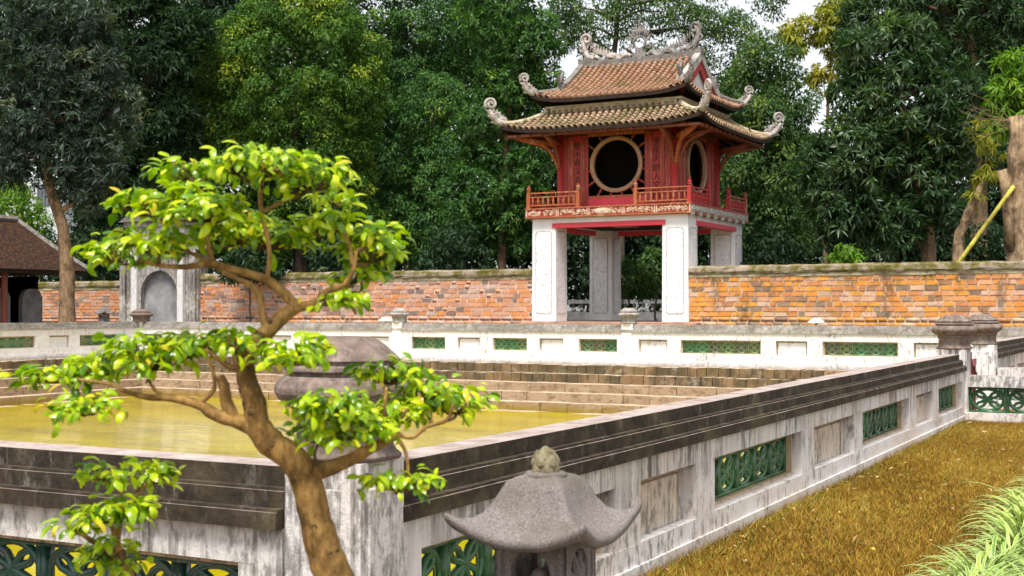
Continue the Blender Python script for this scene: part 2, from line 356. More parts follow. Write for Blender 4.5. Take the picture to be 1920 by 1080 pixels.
leafmat('leaf_yellow', [(0.0,(0.14,0.18,0.02)),(0.6,(0.30,0.30,0.03)),(1.0,(0.42,0.34,0.05))], trans=0.35)
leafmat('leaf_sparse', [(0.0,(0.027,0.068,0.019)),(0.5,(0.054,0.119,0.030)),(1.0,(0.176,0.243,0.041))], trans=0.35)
BON = [(0.0,(0.05,0.13,0.008)),(0.18,(0.17,0.32,0.008)),(0.5,(0.38,0.54,0.008)),(0.95,(0.58,0.64,0.010)),(1.0,(0.62,0.46,0.03))]
leafmat('bonsai_leaf', BON, trans=0.35, rough=0.24, spec=0.6, attr='obj')
leafmat('bonsai_leaf_s', BON, trans=0.35, rough=0.24, spec=0.6)
leafmat('grass_dry', [(0.0,(0.040,0.027,0.008)),(0.22,(0.135,0.068,0.013)),(0.45,(0.28,0.145,0.020)),(0.7,(0.41,0.25,0.030)),(0.88,(0.58,0.44,0.12)),(0.94,(0.60,0.48,0.16)),(1.0,(0.20,0.25,0.03))], trans=0.2, rough=0.7, spec=0.15)
leafmat('litter', [(0.0,(0.10,0.05,0.02)),(0.5,(0.34,0.20,0.09)),(0.85,(0.52,0.38,0.22)),(1.0,(0.60,0.42,0.06))], trans=0.1, rough=0.7, spec=0.2)
# striped strap leaf
t = NT('strap_leaf', 0.4, 0.4)
uvw = t.n.new('ShaderNodeUVMap'); sx = t.n.new('ShaderNodeSeparateXYZ'); t.L(uvw.outputs[0], sx.inputs[0])
edge = t.math('ABSOLUTE', t.math('SUBTRACT', sx.outputs[0], 0.5))
cc = t.mix(t.ramp(edge, [(0.30, 0.0), (0.40, 1.0)]), t.ramp(t.objrnd(), [(0.0,(0.12,0.24,0.025)),(0.6,(0.22,0.38,0.04)),(1.0,(0.36,0.46,0.06))]), (0.58,0.64,0.30))
t.col(cc)
tr = t.n.new('ShaderNodeBsdfTranslucent'); mx = t.n.new('ShaderNodeMixShader'); t.L(cc, tr.inputs[0]); mx.inputs[0].default_value = 0.25
t.L(t.b.outputs[0], mx.inputs[1]); t.L(tr.outputs[0], mx.inputs[2]); t.L(mx.outputs[0], t.n['Material Output'].inputs[0]); M['strap_leaf'] = t.m

def bark(name, a, b, sc=6, bd=0.03):
    t = NT(name, 0.9, 0.2); n = t.noise(1.5, t.pos((sc,sc,sc*0.35)), 8, 0.75)
    c = t.ramp(n, [(0.32, a), (0.60, b)]); c = t.mix(t.ramp(t.noise(sc*0.4, t.pos((1,1,.6)), 6, .7), [(0.46,0.0),(0.62,0.85)]), c, tuple(x*0.6 for x in a))
    t.col(c); t.bump(n, 0.7, bd); M[name] = t.m
bark('bark_dark', (0.035,0.028,0.020), (0.12,0.09,0.06)); bark('bark_brown', (0.09,0.055,0.03), (0.30,0.20,0.12))
bark('bark_pale', (0.10,0.062,0.035), (0.42,0.30,0.18)); bark('bark_bonsai', (0.12,0.062,0.018), (0.44,0.26,0.085), 34, 0.008)
bark('bamboo', (0.34,0.29,0.05), (0.50,0.46,0.08), 3, 0.01); bark('burl', (0.05,0.035,0.015), (0.20,0.12,0.05), 50, 0.004)
t = NT('granite', 0.9, 0.2)
sp = t.noise(220, None, 3, 0.8); c = t.ramp(sp, [(0.34,(0.085,0.072,0.068)),(0.5,(0.175,0.150,0.142)),(0.68,(0.29,0.26,0.25))])
c = t.mix(t.ramp(t.noise(7, None, 6, 0.7), [(0.45, 0.0), (0.66, 0.75)]), c, (0.105,0.090,0.070))
t.col(c); t.bump(t.noise(120, None, 4, 0.8), 0.5, 0.004); M['granite'] = t.m
t = NT('granite_moss', 0.9, 0.2)
c = t.ramp(t.noise(40, None, 6, 0.7), [(0.35,(0.10,0.085,0.045)),(0.65,(0.27,0.235,0.15))]); t.col(c); t.bump(t.noise(90, None, 4, 0.8), 0.5, 0.004); M['granite_moss'] = t.m
simple('glazed_pot', (0.06,0.035,0.02), 0.35, 0.4, 8)
simple('stele_stone', (0.20,0.20,0.205), 0.85, 0.35, 3)
simple('grey_render', (0.26,0.26,0.265), 0.9, 0.45, 1.2, 0.4, 0.02)
simple('pale_wall', (0.62,0.66,0.66), 0.8, 0.12, 2, 0)
simple('window_glass', (0.12,0.15,0.17), 0.15, 0.2, 2, 0, spec=0.6)

# ================================================================== SETTING
PX0, PX1, PY0, PY1 = -36.6, -3.06, 4.30, 37.95        # pond between the balustrade centre lines
TZ = 0.95                                              # terrace level behind the pond
gm = MB()
for (a, b, c, d) in ((-400, 400, -400, PY0), (PX1, 400, PY0, 43.0), (-400, PX0, PY0, 43.0), (PX0, PX1, PY1, 43.0)):
    gm.add([(a,c,0),(b,c,0),(b,d,0),(a,d,0)], [(0,1,2,3)])
gm.build('ground', M['soil'], kind='structure')
MB().box(-400, 400, 43.0, 500, -0.5, TZ).build('terrace', M['leaf_litter'], kind='structure')
MB().add([(PX0,PY0,-1.5),(PX1,PY0,-1.5),(PX1,PY1,-1.5),(PX0,PY1,-1.5)], [(0,1,2,3)]).build('water', M['water'], kind='structure')
pv = MB(); pv.box(-0.55, 6, -10, 40, -0.05, 0.03); pv.build('path', M['paving'], kind='structure')
# --- stepped banks
def bank(name, origin, rz, length, lo, hi):
    e = empty(name, origin, rz); e['kind'] = 'structure'
    rise, tread = 0.266, 0.54; rest = MB()
    def blk(nm, mt, j):
        b_ = MB().box(-0.5,0.5,-0.36,0.36,-0.5*rise,0.5*rise, j=j); b_.m[1] = 1; return b_.mesh(nm, [mt, M['bank_tread']])
    stone = [blk('stone', M['bank_stone'], 0.009) for _ in range(8)]
    brick = [blk('brick', M['bank_brick'], 0.016) for _ in range(8)]
    for k in range(6):
        x = random.uniform(-0.4, 0); zc = -0.17 - rise*(k+0.5); yc = -0.36 - tread*k*0.9
        L0 = 0.36 if k < 2 else 1.05
        while x < length:
            L = L0*random.uniform(0.8, 1.2)
            if lo <= x+L*0.5 <= hi and k < 6:
                me = random.choice(brick if k < 2 else stone)
                inst('brick' if k < 2 else 'stone', me, e, Matrix.Translation((x+L/2, yc+random.uniform(-.015,.015), zc+random.uniform(-.004,.004))) @ Matrix.Diagonal((L-0.02, 1, 1, 1)))
            else: rest.box(x+.01, x+L-.01, yc-.36, yc+.36, zc-rise/2, zc+rise/2)
            x += L
    rest.box(-0.2, length+.2, -0.3, 0.02, -1.9, -0.172)
    for k in range(2, 6): rest.box(-0.2, length+.2, -0.36-tread*0.9*k-0.30, -0.2, -1.9, -0.17-rise*(k+1)+0.02)
    rest.build('bank_core', M['bank_stone'], e, kind='stuff')
    return e
bank('pond_bank_far', (PX0, PY1-0.1, 0), 0, 33.5, 0.0, 27.0)
bank('pond_bank_left', (PX0+0.1, PY0, 0), R(90), 33.6, 22.5, 33.6)
b2 = MB(); b2.box(PX0, PX1, PY0, PY0+0.9, -1.9, -0.2); b2.box(PX1-0.9, PX1, PY0+0.9, PY1-1, -1.9, -0.2); b2.build('pond_bank_near', M['bank_stone'], kind='structure')

# --- balustrades
def tile_mesh(name, w, h, mat, seg=18, tseg=6):
    m = MB(); fr = 0.026; th = 0.032
    m.box(-w/2, w/2, -th, th, -h/2, -h/2+fr); m.box(-w/2, w/2, -th, th, h/2-fr, h/2)
    m.box(-w/2, -w/2+fr, -th, th, -h/2+fr, h/2-fr); m.box(w/2-fr, w/2, -th, th, -h/2+fr, h/2-fr)
    ra, rb = w/2-fr*0.8, h/2-fr*0.8
    ring = [(ra*0.98*math.cos(2*math.pi*k/seg), 0, rb*0.98*math.sin(2*math.pi*k/seg)) for k in range(seg+1)]
    m.tube(ring, 0.020, tseg, cap=False)
    for q in range(4):                                   # four petals meeting in the middle
        a0 = math.pi/4 + q*math.pi/2
        m.tube([(ra*f*math.cos(a0+0.35*math.sin(f*math.pi)), 0, rb*f*math.sin(a0+0.35*math.sin(f*math.pi))) for f in (0.0, 0.3, 0.6, 0.8, 1.0)], [0.026,0.022,0.019,0.018,0.02], tseg, cap=False)
        m.tube([(ra*f*math.cos(a0-0.35*math.sin(f*math.pi)), 0.002, rb*f*math.sin(a0-0.35*math.sin(f*math.pi))) for f in (0.0, 0.3, 0.6, 0.8, 1.0)], [0.026,0.022,0.019,0.018,0.02], tseg, cap=False)
    return m.mesh(name, mat, True)
def rough_strip(m, x0, x1, y0, y1, z0, z1, step, j, mi_side=0, mi_top=1):
    """a long block with slightly uneven arrises"""
    n = max(2, int((x1-x0)/step)); b = len(m.v)
    for i in range(n+1):
        x = x0+(x1-x0)*i/n
        for (y, z) in ((y0,z0),(y0,z1),(y1,z1),(y1,z0)):
            m.v.append((x, y+random.uniform(-j,j), z+random.uniform(-j,j)*0.7))
    for i in range(n):
        for k in range(4):
            k2 = (k+1) % 4; m.f.append((b+i*4+k, b+(i+1)*4+k, b+(i+1)*4+k2, b+i*4+k2)); m.m.append(mi_top if k == 1 else mi_side)
    m.f.append((b,b+1,b+2,b+3)); m.m.append(mi_side); m.f.append((b+n*4+3,b+n*4+2,b+n*4+1,b+n*4)); m.m.append(mi_side)
def balustrade(loc, rz, length, layout, Z, label, pm, cm, tile, tw, rough=0.0, step=0.5, t=0.32, top=None, base_out=0.02, name='balustrade', reveal='reveal', cw=0.20):
    """layout: (start, end, kind) of the openings; Z = (base, w0, w1, coping bottom, coping top)"""
    e = empty(name, loc, rz, label, 'balustrade')
    zb, w0, w1, c0, c1 = Z; h = t/2; mats = [pm, pm]
    m = MB(); rough_strip(m, 0, length, -h, h, zb, w0, step, rough); m.box(0, length, -h-base_out, h+base_out, zb-0.02, zb+(w0-zb)*0.45); m.build('plinth', mats, e)
    m = MB(); rough_strip(m, 0, length, -h, h, w1, c0, step, rough); m.build('frieze', mats, e)
    dz = (c1-c0)/3
    for k in range(3):
        ww = cw/2 + 0.052*(2-k)
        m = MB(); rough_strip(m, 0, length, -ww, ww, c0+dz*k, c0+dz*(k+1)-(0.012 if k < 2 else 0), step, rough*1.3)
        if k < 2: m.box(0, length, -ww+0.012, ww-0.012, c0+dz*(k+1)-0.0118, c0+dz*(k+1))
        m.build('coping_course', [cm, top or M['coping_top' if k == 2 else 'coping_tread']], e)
    edges = [0.0] + [v for a, b, _ in layout for v in (a, b)] + [length]
    for i in range(0, len(edges), 2):
        if edges[i+1]-edges[i] > 0.01:
            m = MB(); rough_strip(m, edges[i], edges[i+1], -h+0.001, h-0.001, w0, w1, 0.3, rough); m.build('pier', mats, e)
    for a, b, kind in layout:
        if kind == 'b':
            m = MB(); m.box(a, b, -h+0.12, h-0.11, w0, w1); m.build('blank_panel', M[reveal], e)
            g = 0.055; m = MB(); m.box(a+g, b-g, -h+0.085, -h+0.12, w0+0.002, w1-g); q = m.build('raised_field', M['cream_field'] if pm == M['plaster'] else pm, e, bevel=0.006)
        elif kind == 'w':
            g = 0.035; m = MB(); q = h-0.085
            m.box(a, a+g, -q, q, w0, w1); m.box(b-g, b, -q, q, w0, w1)
            m.box(a+g, b-g, -q, q, w1-g, w1); m.box(a+g, b-g, -q, q, w0, w0+0.02); m.build('window_frame', M[reveal], e)
            n = max(1, round((b-a-2*g)/tw)); s = (b-a-2*g)/n
            for k in range(n):
                inst('ceramic_tile', tile, e, Matrix.Translation((a+g+s*(k+0.5), 0, (w0+w1-g+0.02)/2)) @ Matrix.Diagonal((s/tw*0.995, 1, (w1-w0-g-0.02)/0.305, 1)))
    return e
TILE_N = tile_mesh('ceramic_tile', 0.40, 0.305, M['glaze_green'])
TILE_T = tile_mesh('ceramic_tile', 0.40, 0.305, M['glaze_teal'], 24, 8)
TILE_F = tile_mesh('ceramic_tile', 0.40, 0.305, M['glaze_far'], 10, 4)
ZN = (0.0, 0.226, 0.590, 0.732, 0.962)
# right, near: from the corner pillar to the stair opening
yo = 4.45
lay = [(4.66,6.713,'w'),(7.10,8.05,'b'),(8.43,10.64,'w'),(11.03,12.47,'b'),(12.85,15.19,'w'),(15.60,16.66,'b'),(17.10,18.98,'w')]
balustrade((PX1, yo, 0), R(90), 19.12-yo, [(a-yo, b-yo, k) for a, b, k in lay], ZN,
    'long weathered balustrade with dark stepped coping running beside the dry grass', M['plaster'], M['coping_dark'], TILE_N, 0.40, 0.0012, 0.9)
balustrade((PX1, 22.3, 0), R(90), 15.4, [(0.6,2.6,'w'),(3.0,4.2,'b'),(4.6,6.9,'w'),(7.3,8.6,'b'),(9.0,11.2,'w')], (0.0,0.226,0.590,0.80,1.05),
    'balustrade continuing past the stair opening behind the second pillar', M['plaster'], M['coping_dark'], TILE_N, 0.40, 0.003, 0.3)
# near left
Ln = 33.2; x0 = PX1-0.17-Ln
lay = [(-3.40-0.055-1.72,-3.40-0.055,'w'),(-6.55,-5.55,'b'),(-8.9,-6.95,'w'),(-10.3,-9.3,'b'),(-12.6,-10.7,'w')]
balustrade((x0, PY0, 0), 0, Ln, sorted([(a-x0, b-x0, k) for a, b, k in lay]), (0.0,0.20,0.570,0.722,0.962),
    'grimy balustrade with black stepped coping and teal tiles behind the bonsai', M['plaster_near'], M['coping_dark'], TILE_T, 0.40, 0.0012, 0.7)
# far side, seen across the water
ZF = (-0.17, 0.235, 0.655, 0.875, 1.12)
YF = PY1-0.11
def fx(a, b, k): return (x_on(a, YF)-PX0, x_on(b, YF)-PX0, k)
lay = [fx(248,306,'w'),fx(327,372,'b'),fx(392,487,'w'),fx(508,548,'b'),fx(567,673,'w'),fx(693,731,'b'),fx(773,836,'w'),fx(859,901,'b'),fx(925,989,'w'),fx(1012,1057,'b'),fx(1086,1158,'w'),
       fx(1198,1252,'b'),fx(1277,1427,'w'),fx(1455,1514,'b'),fx(1543,1684,'w'),fx(1713,1768,'b'),fx(1790,1880,'w')]
balustrade((PX0, PY1, 0), 0, PX1-PX0, lay, ZF, 'white balustrade with pale green tiles across the water, below the pavilion', M['plaster_far'], M['coping_far'], TILE_F, 0.42, 0.004, 0.5, top=M['coping_far'])
# left side of the pond
def fy(px):                                             # along Y on the plane X = PX0+0.1
    r = (px-960)/FPX; X = PX0+0.1
    return -(CA*X + r*SA*X)/(SA - r*CA) if abs(SA-r*CA) > 1e-6 else 0
lay = [(fy(0)-1.6, fy(65), 'w'), (fy(91), fy(129), 'b'), (fy(148), fy(219), 'w')]
lay = [(a-PY0, b-PY0, k) for a, b, k in lay]
balustrade((PX0, PY0, 0), R(90), PY1-PY0-0.2, lay, ZF, 'white balustrade with apple green tiles along the stele house', M['plaster_far'], M['coping_far'], TILE_F, 0.42, 0.004, 0.5, top=M['coping_far'])

# --- pillars with turned caps
def pillar(loc, s, z0, zs, label, pm, capm, capr=0.295, seg=8, zoff=0.0, fine=False):
    e = empty('balustrade_pillar', (loc[0], loc[1], 0), 0, label, 'pillar', 'pillars of the pond balustrades')
    h = s/2; n = 0.028
    poly = []
    for sx, sy in ((1,1),(-1,1),(-1,-1),(1,-1)):           # notched corners
        c = [(sx*h, sy*(h-n)), (sx*(h-n), sy*(h-n)), (sx*(h-n), sy*h)]
        poly += c if sx*sy > 0 else c[::-1]
    m = MB(); m.prism(poly, z0, zs, 'z'); m.build('shaft', pm, e)
    m = MB(); m.box(-h-0.015, h+0.015, -h-0.015, h+0.015, z0-0.02, z0+0.14); m.build('base', pm, e, bevel=0.008)
    k = capr
    prof = [(r*k, zs+z) for r, z in ((0.76,0),(0.80,.02),(0.72,.04),(0.68,.06),(0.68,.15),(0.75,.17),(0.71,.19),(0.84,.215),(0.95,.24),(1.0,.268),(1.0,.29),(0.94,.318),(0.87,.334),(0.79,.337),(0.79,.350),
            (0.87,.354),(0.85,.375),(0.73,.379),(0.73,.392),(0.79,.396),(0.71,.42),(0.57,.455),(0.45,.48),(0.36,.49),(0.02,.492))]
    m = MB(); m.lathe([(r, z+zoff) for r, z in prof], seg, rot=math.pi/8); m.build('cap', capm, e, smooth=False, bevel=0.006)
    if fine:
        for sx, sy, ax in ((0,-1,'x'),(1,0,'y')):
            m = MB(); w = h-0.075
            if ax == 'x': m.box(-w, w, -h-0.012, -h+0.004, z0+0.2, zs-0.10)
            else: m.box(h-0.004, h+0.012, -w, w, z0+0.2, zs-0.10)
            m.build('face_panel', pm, e, bevel=0.006)
    return e
pillar((PX1+0.02, PY0), 0.365, 0, 1.0, 'tall corner pillar with streaked shaft and mossy stone cap behind the bonsai', M['plaster_near'], M['cap_stone'], fine=True)
pillar((PX1, 19.33), 0.40, 0, 1.03, 'pillar with bulbous cap where the dark coping ends at the stair opening', M['plaster'], M['cap_stone'], 0.325)
pillar((PX1, 22.05), 0.42, 0, 1.03, 'pillar with clean white panel and bulbous cap beyond the small red gate', M['plaster_far'], M['cap_stone'], 0.33, fine=True)
pillar((x_on(1179, PY1), PY1), 0.38, -0.17, 1.15, 'slim white pillar with pale cap in front of the pavilion', M['plaster_far'], M['coping_far'], 0.35)
pillar((x_on(749, PY1), PY1), 0.40, -0.17, 1.15, 'slim white pillar with pale cap before the pink brick wall', M['plaster_far'], M['coping_far'], 0.35)
pillar((PX0+0.05, PY1), 0.42, -0.17, 1.12, 'corner pillar with wide ribbed cap in front of the arched gate', M['plaster_far'], M['cap_stone'], 0.50)

# --- low tile fences beyond the pillars, running to the right
TILE_B = tile_mesh('ceramic_tile', 0.40, 0.305, M['glaze_green'], 16, 6)
def low_fence(loc, L, label):
    e = empty('tile_fence', loc, 0, label, 'fence')
    m = MB(); rough_strip(m, 0, L, -0.11, 0.11, 0, 0.14, 0.3, 0.004); m.build('plinth', [M['plaster'], M['plaster']], e)
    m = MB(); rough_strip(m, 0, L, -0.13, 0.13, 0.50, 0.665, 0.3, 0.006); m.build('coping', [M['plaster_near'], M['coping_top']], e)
    n = round(L/0.50)
    for k in range(n):
        inst('ceramic_tile', TILE_B, e, Matrix.Translation((L/n*(k+0.5), 0, 0.32)) @ Matrix.Diagonal((L/n/0.40*0.98, 1.3, 0.36/0.305, 1)))
low_fence((PX1+0.2, 19.33, 0), 5.0, 'low fence of mossy green ring tiles at the end of the grass')
low_fence((PX1+0.25, 22.05, 0), 5.0, 'low fence behind, with reddish coping beside the clean white pillar')
g = empty('iron_gate', (PX1+0.05, 19.6, 0), 0, 'small dark red iron gate leaf standing in the stair opening', 'gate')
m = MB(); m.tube([(0.1,0.15,0),(0.1,0.15,0.98)], 0.03, 8); m.build('post', M['red_metal'], g)
for k in range(4):
    m = MB(); m.tube([(0.1,0.15+0.15*k,0.05),(0.1,0.18+0.15*k,0.75),(0.1,0.27+0.15*k,0.86)], 0.014, 6); m.build('bar', M['red_metal'], g)
m = MB(); m.tube([(0.1,0.15,0.12),(0.1,0.8,0.12)], 0.016, 6); m.build('rail', M['red_metal'], g)
m = MB(); m.tube([(0.1,0.15,0.9),(0.1,0.3,0.80),(0.1,0.8,0.62)], 0.016, 6); m.build('rail', M['red_metal'], g)
# garden lamps behind the far balustrade
for px, py, lab in ((1530, 603, 'white dome garden lamp below the orange brick wall'), (724, 600, 'white dome garden lamp beside the slim pillar before pink bricks')):
    p = at(px, py, 44.0 if px > 1000 else 47.0)
    e = empty('garden_lamp', (p.x, p.y, 0), 0, lab, 'lamp', 'garden lamps behind the pond')
    m = MB(); m.lathe([(0.30,p.z-0.06),(0.33,p.z-0.04),(0.16,p.z+0.08),(0.13,p.z+0.10),(0.02,p.z+0.11)], 14); m.build('lamp_shade', M['lamp_white'], e, True)
    m = MB(); m.tube([(0,0,0 if p.y < 43 else TZ),(0,0,p.z-0.04)], 0.05, 8); m.build('post', M['plaster_far'], e)

# ================================================================== BRICK WALLS
WY = 46.62
def brick_wall(x0, x1, vis0, vis1, label, mat, mats, mort, nmax=300, ztop=3.26):
    e = empty('brick_wall', (x0, WY, TZ), 0, label, 'wall'); L = x1-x0; H = ztop-0.44-TZ
    MB().box(0, L, 0.014, 0.5, 0, H).build('wall_core', mort, e)
    # capping: overhanging mossy slab with a rounded back
    m = MB(); n = int(L/0.45); b = 0
    prof = [(-0.07,H+0.13),(-0.09,H+0.20),(-0.06,H+0.36),(0.10,H+0.43),(0.40,H+0.43),(0.56,H+0.36),(0.58,H+0.18),(0.56,H+0.13)]
    for i in range(n+1):
        for y, z in prof: m.v.append((L*i/n, y+random.uniform(-.018,.018), z+random.uniform(-.022,.022)))
    k = len(prof)
    for i in range(n):
        for q in range(k): m.f.append((i*k+q, (i+1)*k+q, (i+1)*k+(q+1)%k, i*k+(q+1)%k)); m.m.append(0)
    m.f += [tuple(range(k)), tuple(n*k+q for q in reversed(range(k)))]; m.m += [0,0]
    m.build('capping', M['wall_moss'], e)
    m = MB(); rough_strip(m, 0, L, -0.03, 0.5, H, H+0.135, 0.4, 0.012, 0, 0); m.build('string_course', M['wall_lichen'], e)
    rows = 10; hh = H/rows; var = [MB().box(-0.5,0.5,-0.06,0.06,-0.5,0.5, j=0.03).mesh('brick', mat) for _ in range(10)]
    for me in var:                                        # keep depth jitter small
        for v in me.vertices: v.co.y = math.copysign(0.06, v.co.y) + random.uniform(-.006,.006)
    cand = []; V = []; F = []; rn = []
    for r in range(rows):
        x = -random.uniform(0, 0.3)
        while x < L:
            w_ = random.choice((0.46,0.50,0.40,0.26,0.52,0.34)); a, b_ = max(0, x), min(L, x+w_)
            if b_-a > 0.08: cand.append((a, b_, r))
            x += w_
    xs = lambda q: vis0 <= x0+(q[0]+q[1])/2 <= vis1
    vis = [q for q in cand if xs(q) and q[2] >= 2]; vis.sort(key=lambda q: -(q[1]-q[0])); chosen = set(vis[:nmax])
    for q in cand:
        a, b_, r = q; yy = random.uniform(-0.012, 0.012); zc = hh*(r+0.5)
        T = Matrix.Translation(((a+b_)/2, 0.05+yy, zc)) @ Matrix.Rotation(random.uniform(-.012,.012), 4, 'Y') @ Matrix.Diagonal((b_-a-random.uniform(.028,.06), 1, hh-random.uniform(.026,.05), 1))
        if q in chosen: inst('brick', random.choice(var), e, T)
        else:
            s = len(V); vs = [(sx*.5, sy*.06, sz*.5) for sz in (-1,1) for sy in (-1,1) for sx in (-1,1)]
            V += [tuple(T @ Vector(p)) for p in vs]
            F += [tuple(s+i for i in f) for f in ((0,2,3,1),(4,5,7,6),(0,1,5,4),(2,6,7,3),(0,4,6,2),(1,3,7,5))]; rn += [random.random()]*6
    o = inst('brickwork', np_mesh('brickwork', np.array(V), np.array(F), mats, np.array(rn)), e); o['kind'] = 'stuff'
    return e
XC, YC = -20.4, 49.9                                    # pavilion centre
PH = 3.33                                               # half width over the pillars
brick_wall(XC+PH+0.02, 9.0, XC+PH, -4.9, 'orange brick wall with mossy capping to the right of the pavilion', M['brick_right'], M['brick_right_far'], M['mortar_dark'])
brick_wall(-41.2, XC-PH-0.02, -41.2, XC-PH, 'pinkish brick wall with mossy capping between arched gate and pavilion', M['brick_left'], M['brick_left_far'], M['mortar'])
brick_wall(-60.0, -46.1, -52, -46.1, 'shaded brick wall between the arched gate and the stele house', M['brick_left'], M['brick_left_far'], M['mortar_dark'], 120, 3.0)
# arched side gate
ge = empty('arched_gate', (-43.65, WY, TZ), 0, 'grey plastered arched gate with white pilasters at the end of the wall', 'gate')
arch = [(-1.15,0)] + [(1.15*math.cos(a)*-1, 1.35+1.15*math.sin(a)) for a in [math.pi*k/14 for k in range(15)]] + [(1.15,0)]
outer = [(2.45,0),(2.45,3.3),(-2.45,3.3),(-2.45,0)]
m = MB(); m.prism(arch+outer[:1]+outer[1:3]+outer[3:], -0.15, 0.5, 'y'); m.build('gate_wall', M['gate_white'], ge)
m = MB(); m.prism([(x*0.995, z) for x, z in arch], 0.12, 0.20, 'y'); m.build('niche_back', M['grey_render'], ge)
for sx in (-2.2, -1.45, 1.45, 2.2):
    m = MB(); m.box(sx-0.17, sx+0.17, -0.30, -0.148, 0, 3.3); m.box(sx-0.22, sx+0.22, -0.34, -0.148, 3.3, 3.45); m.build('pilaster', M['plaster_far'] if abs(sx) < 2 else M['gate_white'], ge)
m = MB(); m.box(-2.7, 2.7, -0.35, 0.65, 3.45, 3.75); m.box(-1.9, 1.9, -0.2, 0.5, 3.75, 4.6); m.box(-2.1, 2.1, -0.3, 0.6, 4.6, 4.85); m.build('attic', M['gate_white'], ge)
m = MB(); m.prism([(-2.3,4.85),(-1.6,5.25),(1.6,5.25),(2.3,4.85)], -0.45, 0.75, 'y'); m.build('roof', M['ridge_grey'], ge)

# ================================================================== STELE HOUSE
se = empty('stele_house', (0,0,0), 0, 'open stele house with dark tiled hip roof left of the arched gate', 'building')
sx0, sx1, sy0, sy1 = -49.5, -43.2, 12.0, 41.6; ez, rz_ = 3.28, 5.55; xm = (sx0+sx1)/2
m = MB(); m.add([(sx1,sy0,ez),(sx1,sy1,ez),(xm,sy1-1.2,rz_),(xm,sy0+2,rz_),(sx0,sy0,ez),(sx0,sy1,ez)], [(0,1,2,3),(4,3,2,5),(1,5,2),(0,3,4)]); m.build('roof', M['stele_roof'], se)
m = MB(); m.tube([(xm,sy0+2,rz_+.05),(xm,sy1-1.2,rz_+.05)], 0.17, 6); m.build('ridge', M['ridge_grey'], se)
for a in ((sx1,sy1),(sx0,sy1)):
    m = MB(); m.tube([(xm,sy1-1.2,rz_+.03),((xm+a[0])/2,(a[1]+sy1-1.2)/2,(rz_+ez)/2-.02),(a[0],a[1],ez+.08)], 0.13, 6); m.build('hip_ridge', M['ridge_grey'], se)
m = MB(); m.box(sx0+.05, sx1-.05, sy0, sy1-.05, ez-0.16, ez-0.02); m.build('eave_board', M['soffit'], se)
for i in range(9):
    y = sy1-0.6-3.3*i
    for x in (sx1-0.75, sx0+0.75):
        m = MB(); m.lathe([(0.20,0),(0.20,0.2),(0.14,0.25),(0.14,ez-0.1)], 10, (x,y,0)); m.build('column', M['brown_wood'], se)
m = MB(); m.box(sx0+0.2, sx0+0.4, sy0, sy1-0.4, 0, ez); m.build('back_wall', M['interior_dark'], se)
m = MB(); m.box(sx0+.4, sx1-2.6, sy1-.6, sy1-.45, 0, ez-.2); m.build('end_wall', M['interior_dark'], se)  # added to keep the house dark inside, shade put into its colour
m = MB(); m.box(sx0+.1, sx1+.2, sy0, sy1+.2, 0, 0.35); m.build('platform', M['plinth_red'], se)
stl = MB(); stl.prism([(-0.55,0.35),(0.55,0.35),(0.55,1.75),(0.40,2.05),(0.18,2.15),(-0.18,2.15),(-0.40,2.05),(-0.55,1.75)], -0.12, 0.12, 'x').box(-0.7,0.7,-0.55,0.55,0.05,0.35)
sme = stl.mesh('stele', M['stele_stone'])
for i in range(7):
    o = inst('stone_stele', sme, None, Matrix.Translation((sx1-2.0, 40.2-1.75*i, 0.35)))
    tag(o, 'grey stone stele standing in a row inside the stele house', 'stele', 'steles inside the stele house')

# ================================================================== PAVILION
pe = empty('pavilion', (XC, YC, 0), 0, 'two-storey red wooden pavilion with tiled roofs on four white carved pillars', 'pavilion')
ROT = [Matrix.Rotation(k*math.pi/2, 4, 'Z') for k in range(4)]       # front, right, back, left
def pbuild(m, name, mats, k=0, parent=None, **kw):
    m.xf(ROT[k]); return m.build(name, mats, parent or pe, **kw)
MB().box(-3.85, 3.85, -3.85, 3.85, TZ-0.05, 1.10).build('plinth', M['plinth_red'], pe, bevel=0.02)
MB().box(-4.3, 4.3, -4.5, -3.85, TZ-0.05, 1.02).build('step', M['plinth_red'], pe, bevel=0.02)
PW = 1.05
for i, (sx, sy) in enumerate(((-1,-1),(1,-1),(1,1),(-1,1))):
    cx, cy = sx*(PH-PW/2), sy*(PH-PW/2)
    m = MB(); h = PW/2; b = len(m.v); f = 1.03
    m.add([(cx+a*h*f, cy+c*h*f, 1.10) for a, c in ((-1,-1),(1,-1),(1,1),(-1,1))] + [(cx+a*h, cy+c*h, 5.268) for a, c in ((-1,-1),(1,-1),(1,1),(-1,1))],
          [(3,2,1,0),(4,5,6,7),(0,1,5,4),(1,2,6,5),(2,3,7,6),(3,0,4,7)])
    pil = m.build('pillar', M['pillar_white'], pe, bevel=0.03)
    for k in range(4):                                      # carved field on every face with chamfered corners and a groove round it
        w_, z0, z1, c = 0.33, 1.45, 4.72, 0.07
        q = [(-w_,z0+c),(-w_+c,z0),(w_-c,z0),(w_,z0+c),(w_,z1-c),(w_-c,z1),(-w_+c,z1),(-w_,z1-c)]
        m = MB(); m.prism(q, -h*1.02-0.018, -h*0.9, 'y'); m.xf(Matrix.Translation((cx,cy,0)) @ ROT[k]); m.build('carved_field', M['pillar_carved'], pil)
        m = MB(); m.tube([(a*1.07, -h*1.015-0.012, (bz-3.1)*1.012+3.1) for a, bz in q+q[:1]], 0.014, 5, cap=False); m.xf(Matrix.Translation((cx,cy,0)) @ ROT[k]); m.build('groove', M['carve_grey'], pil)
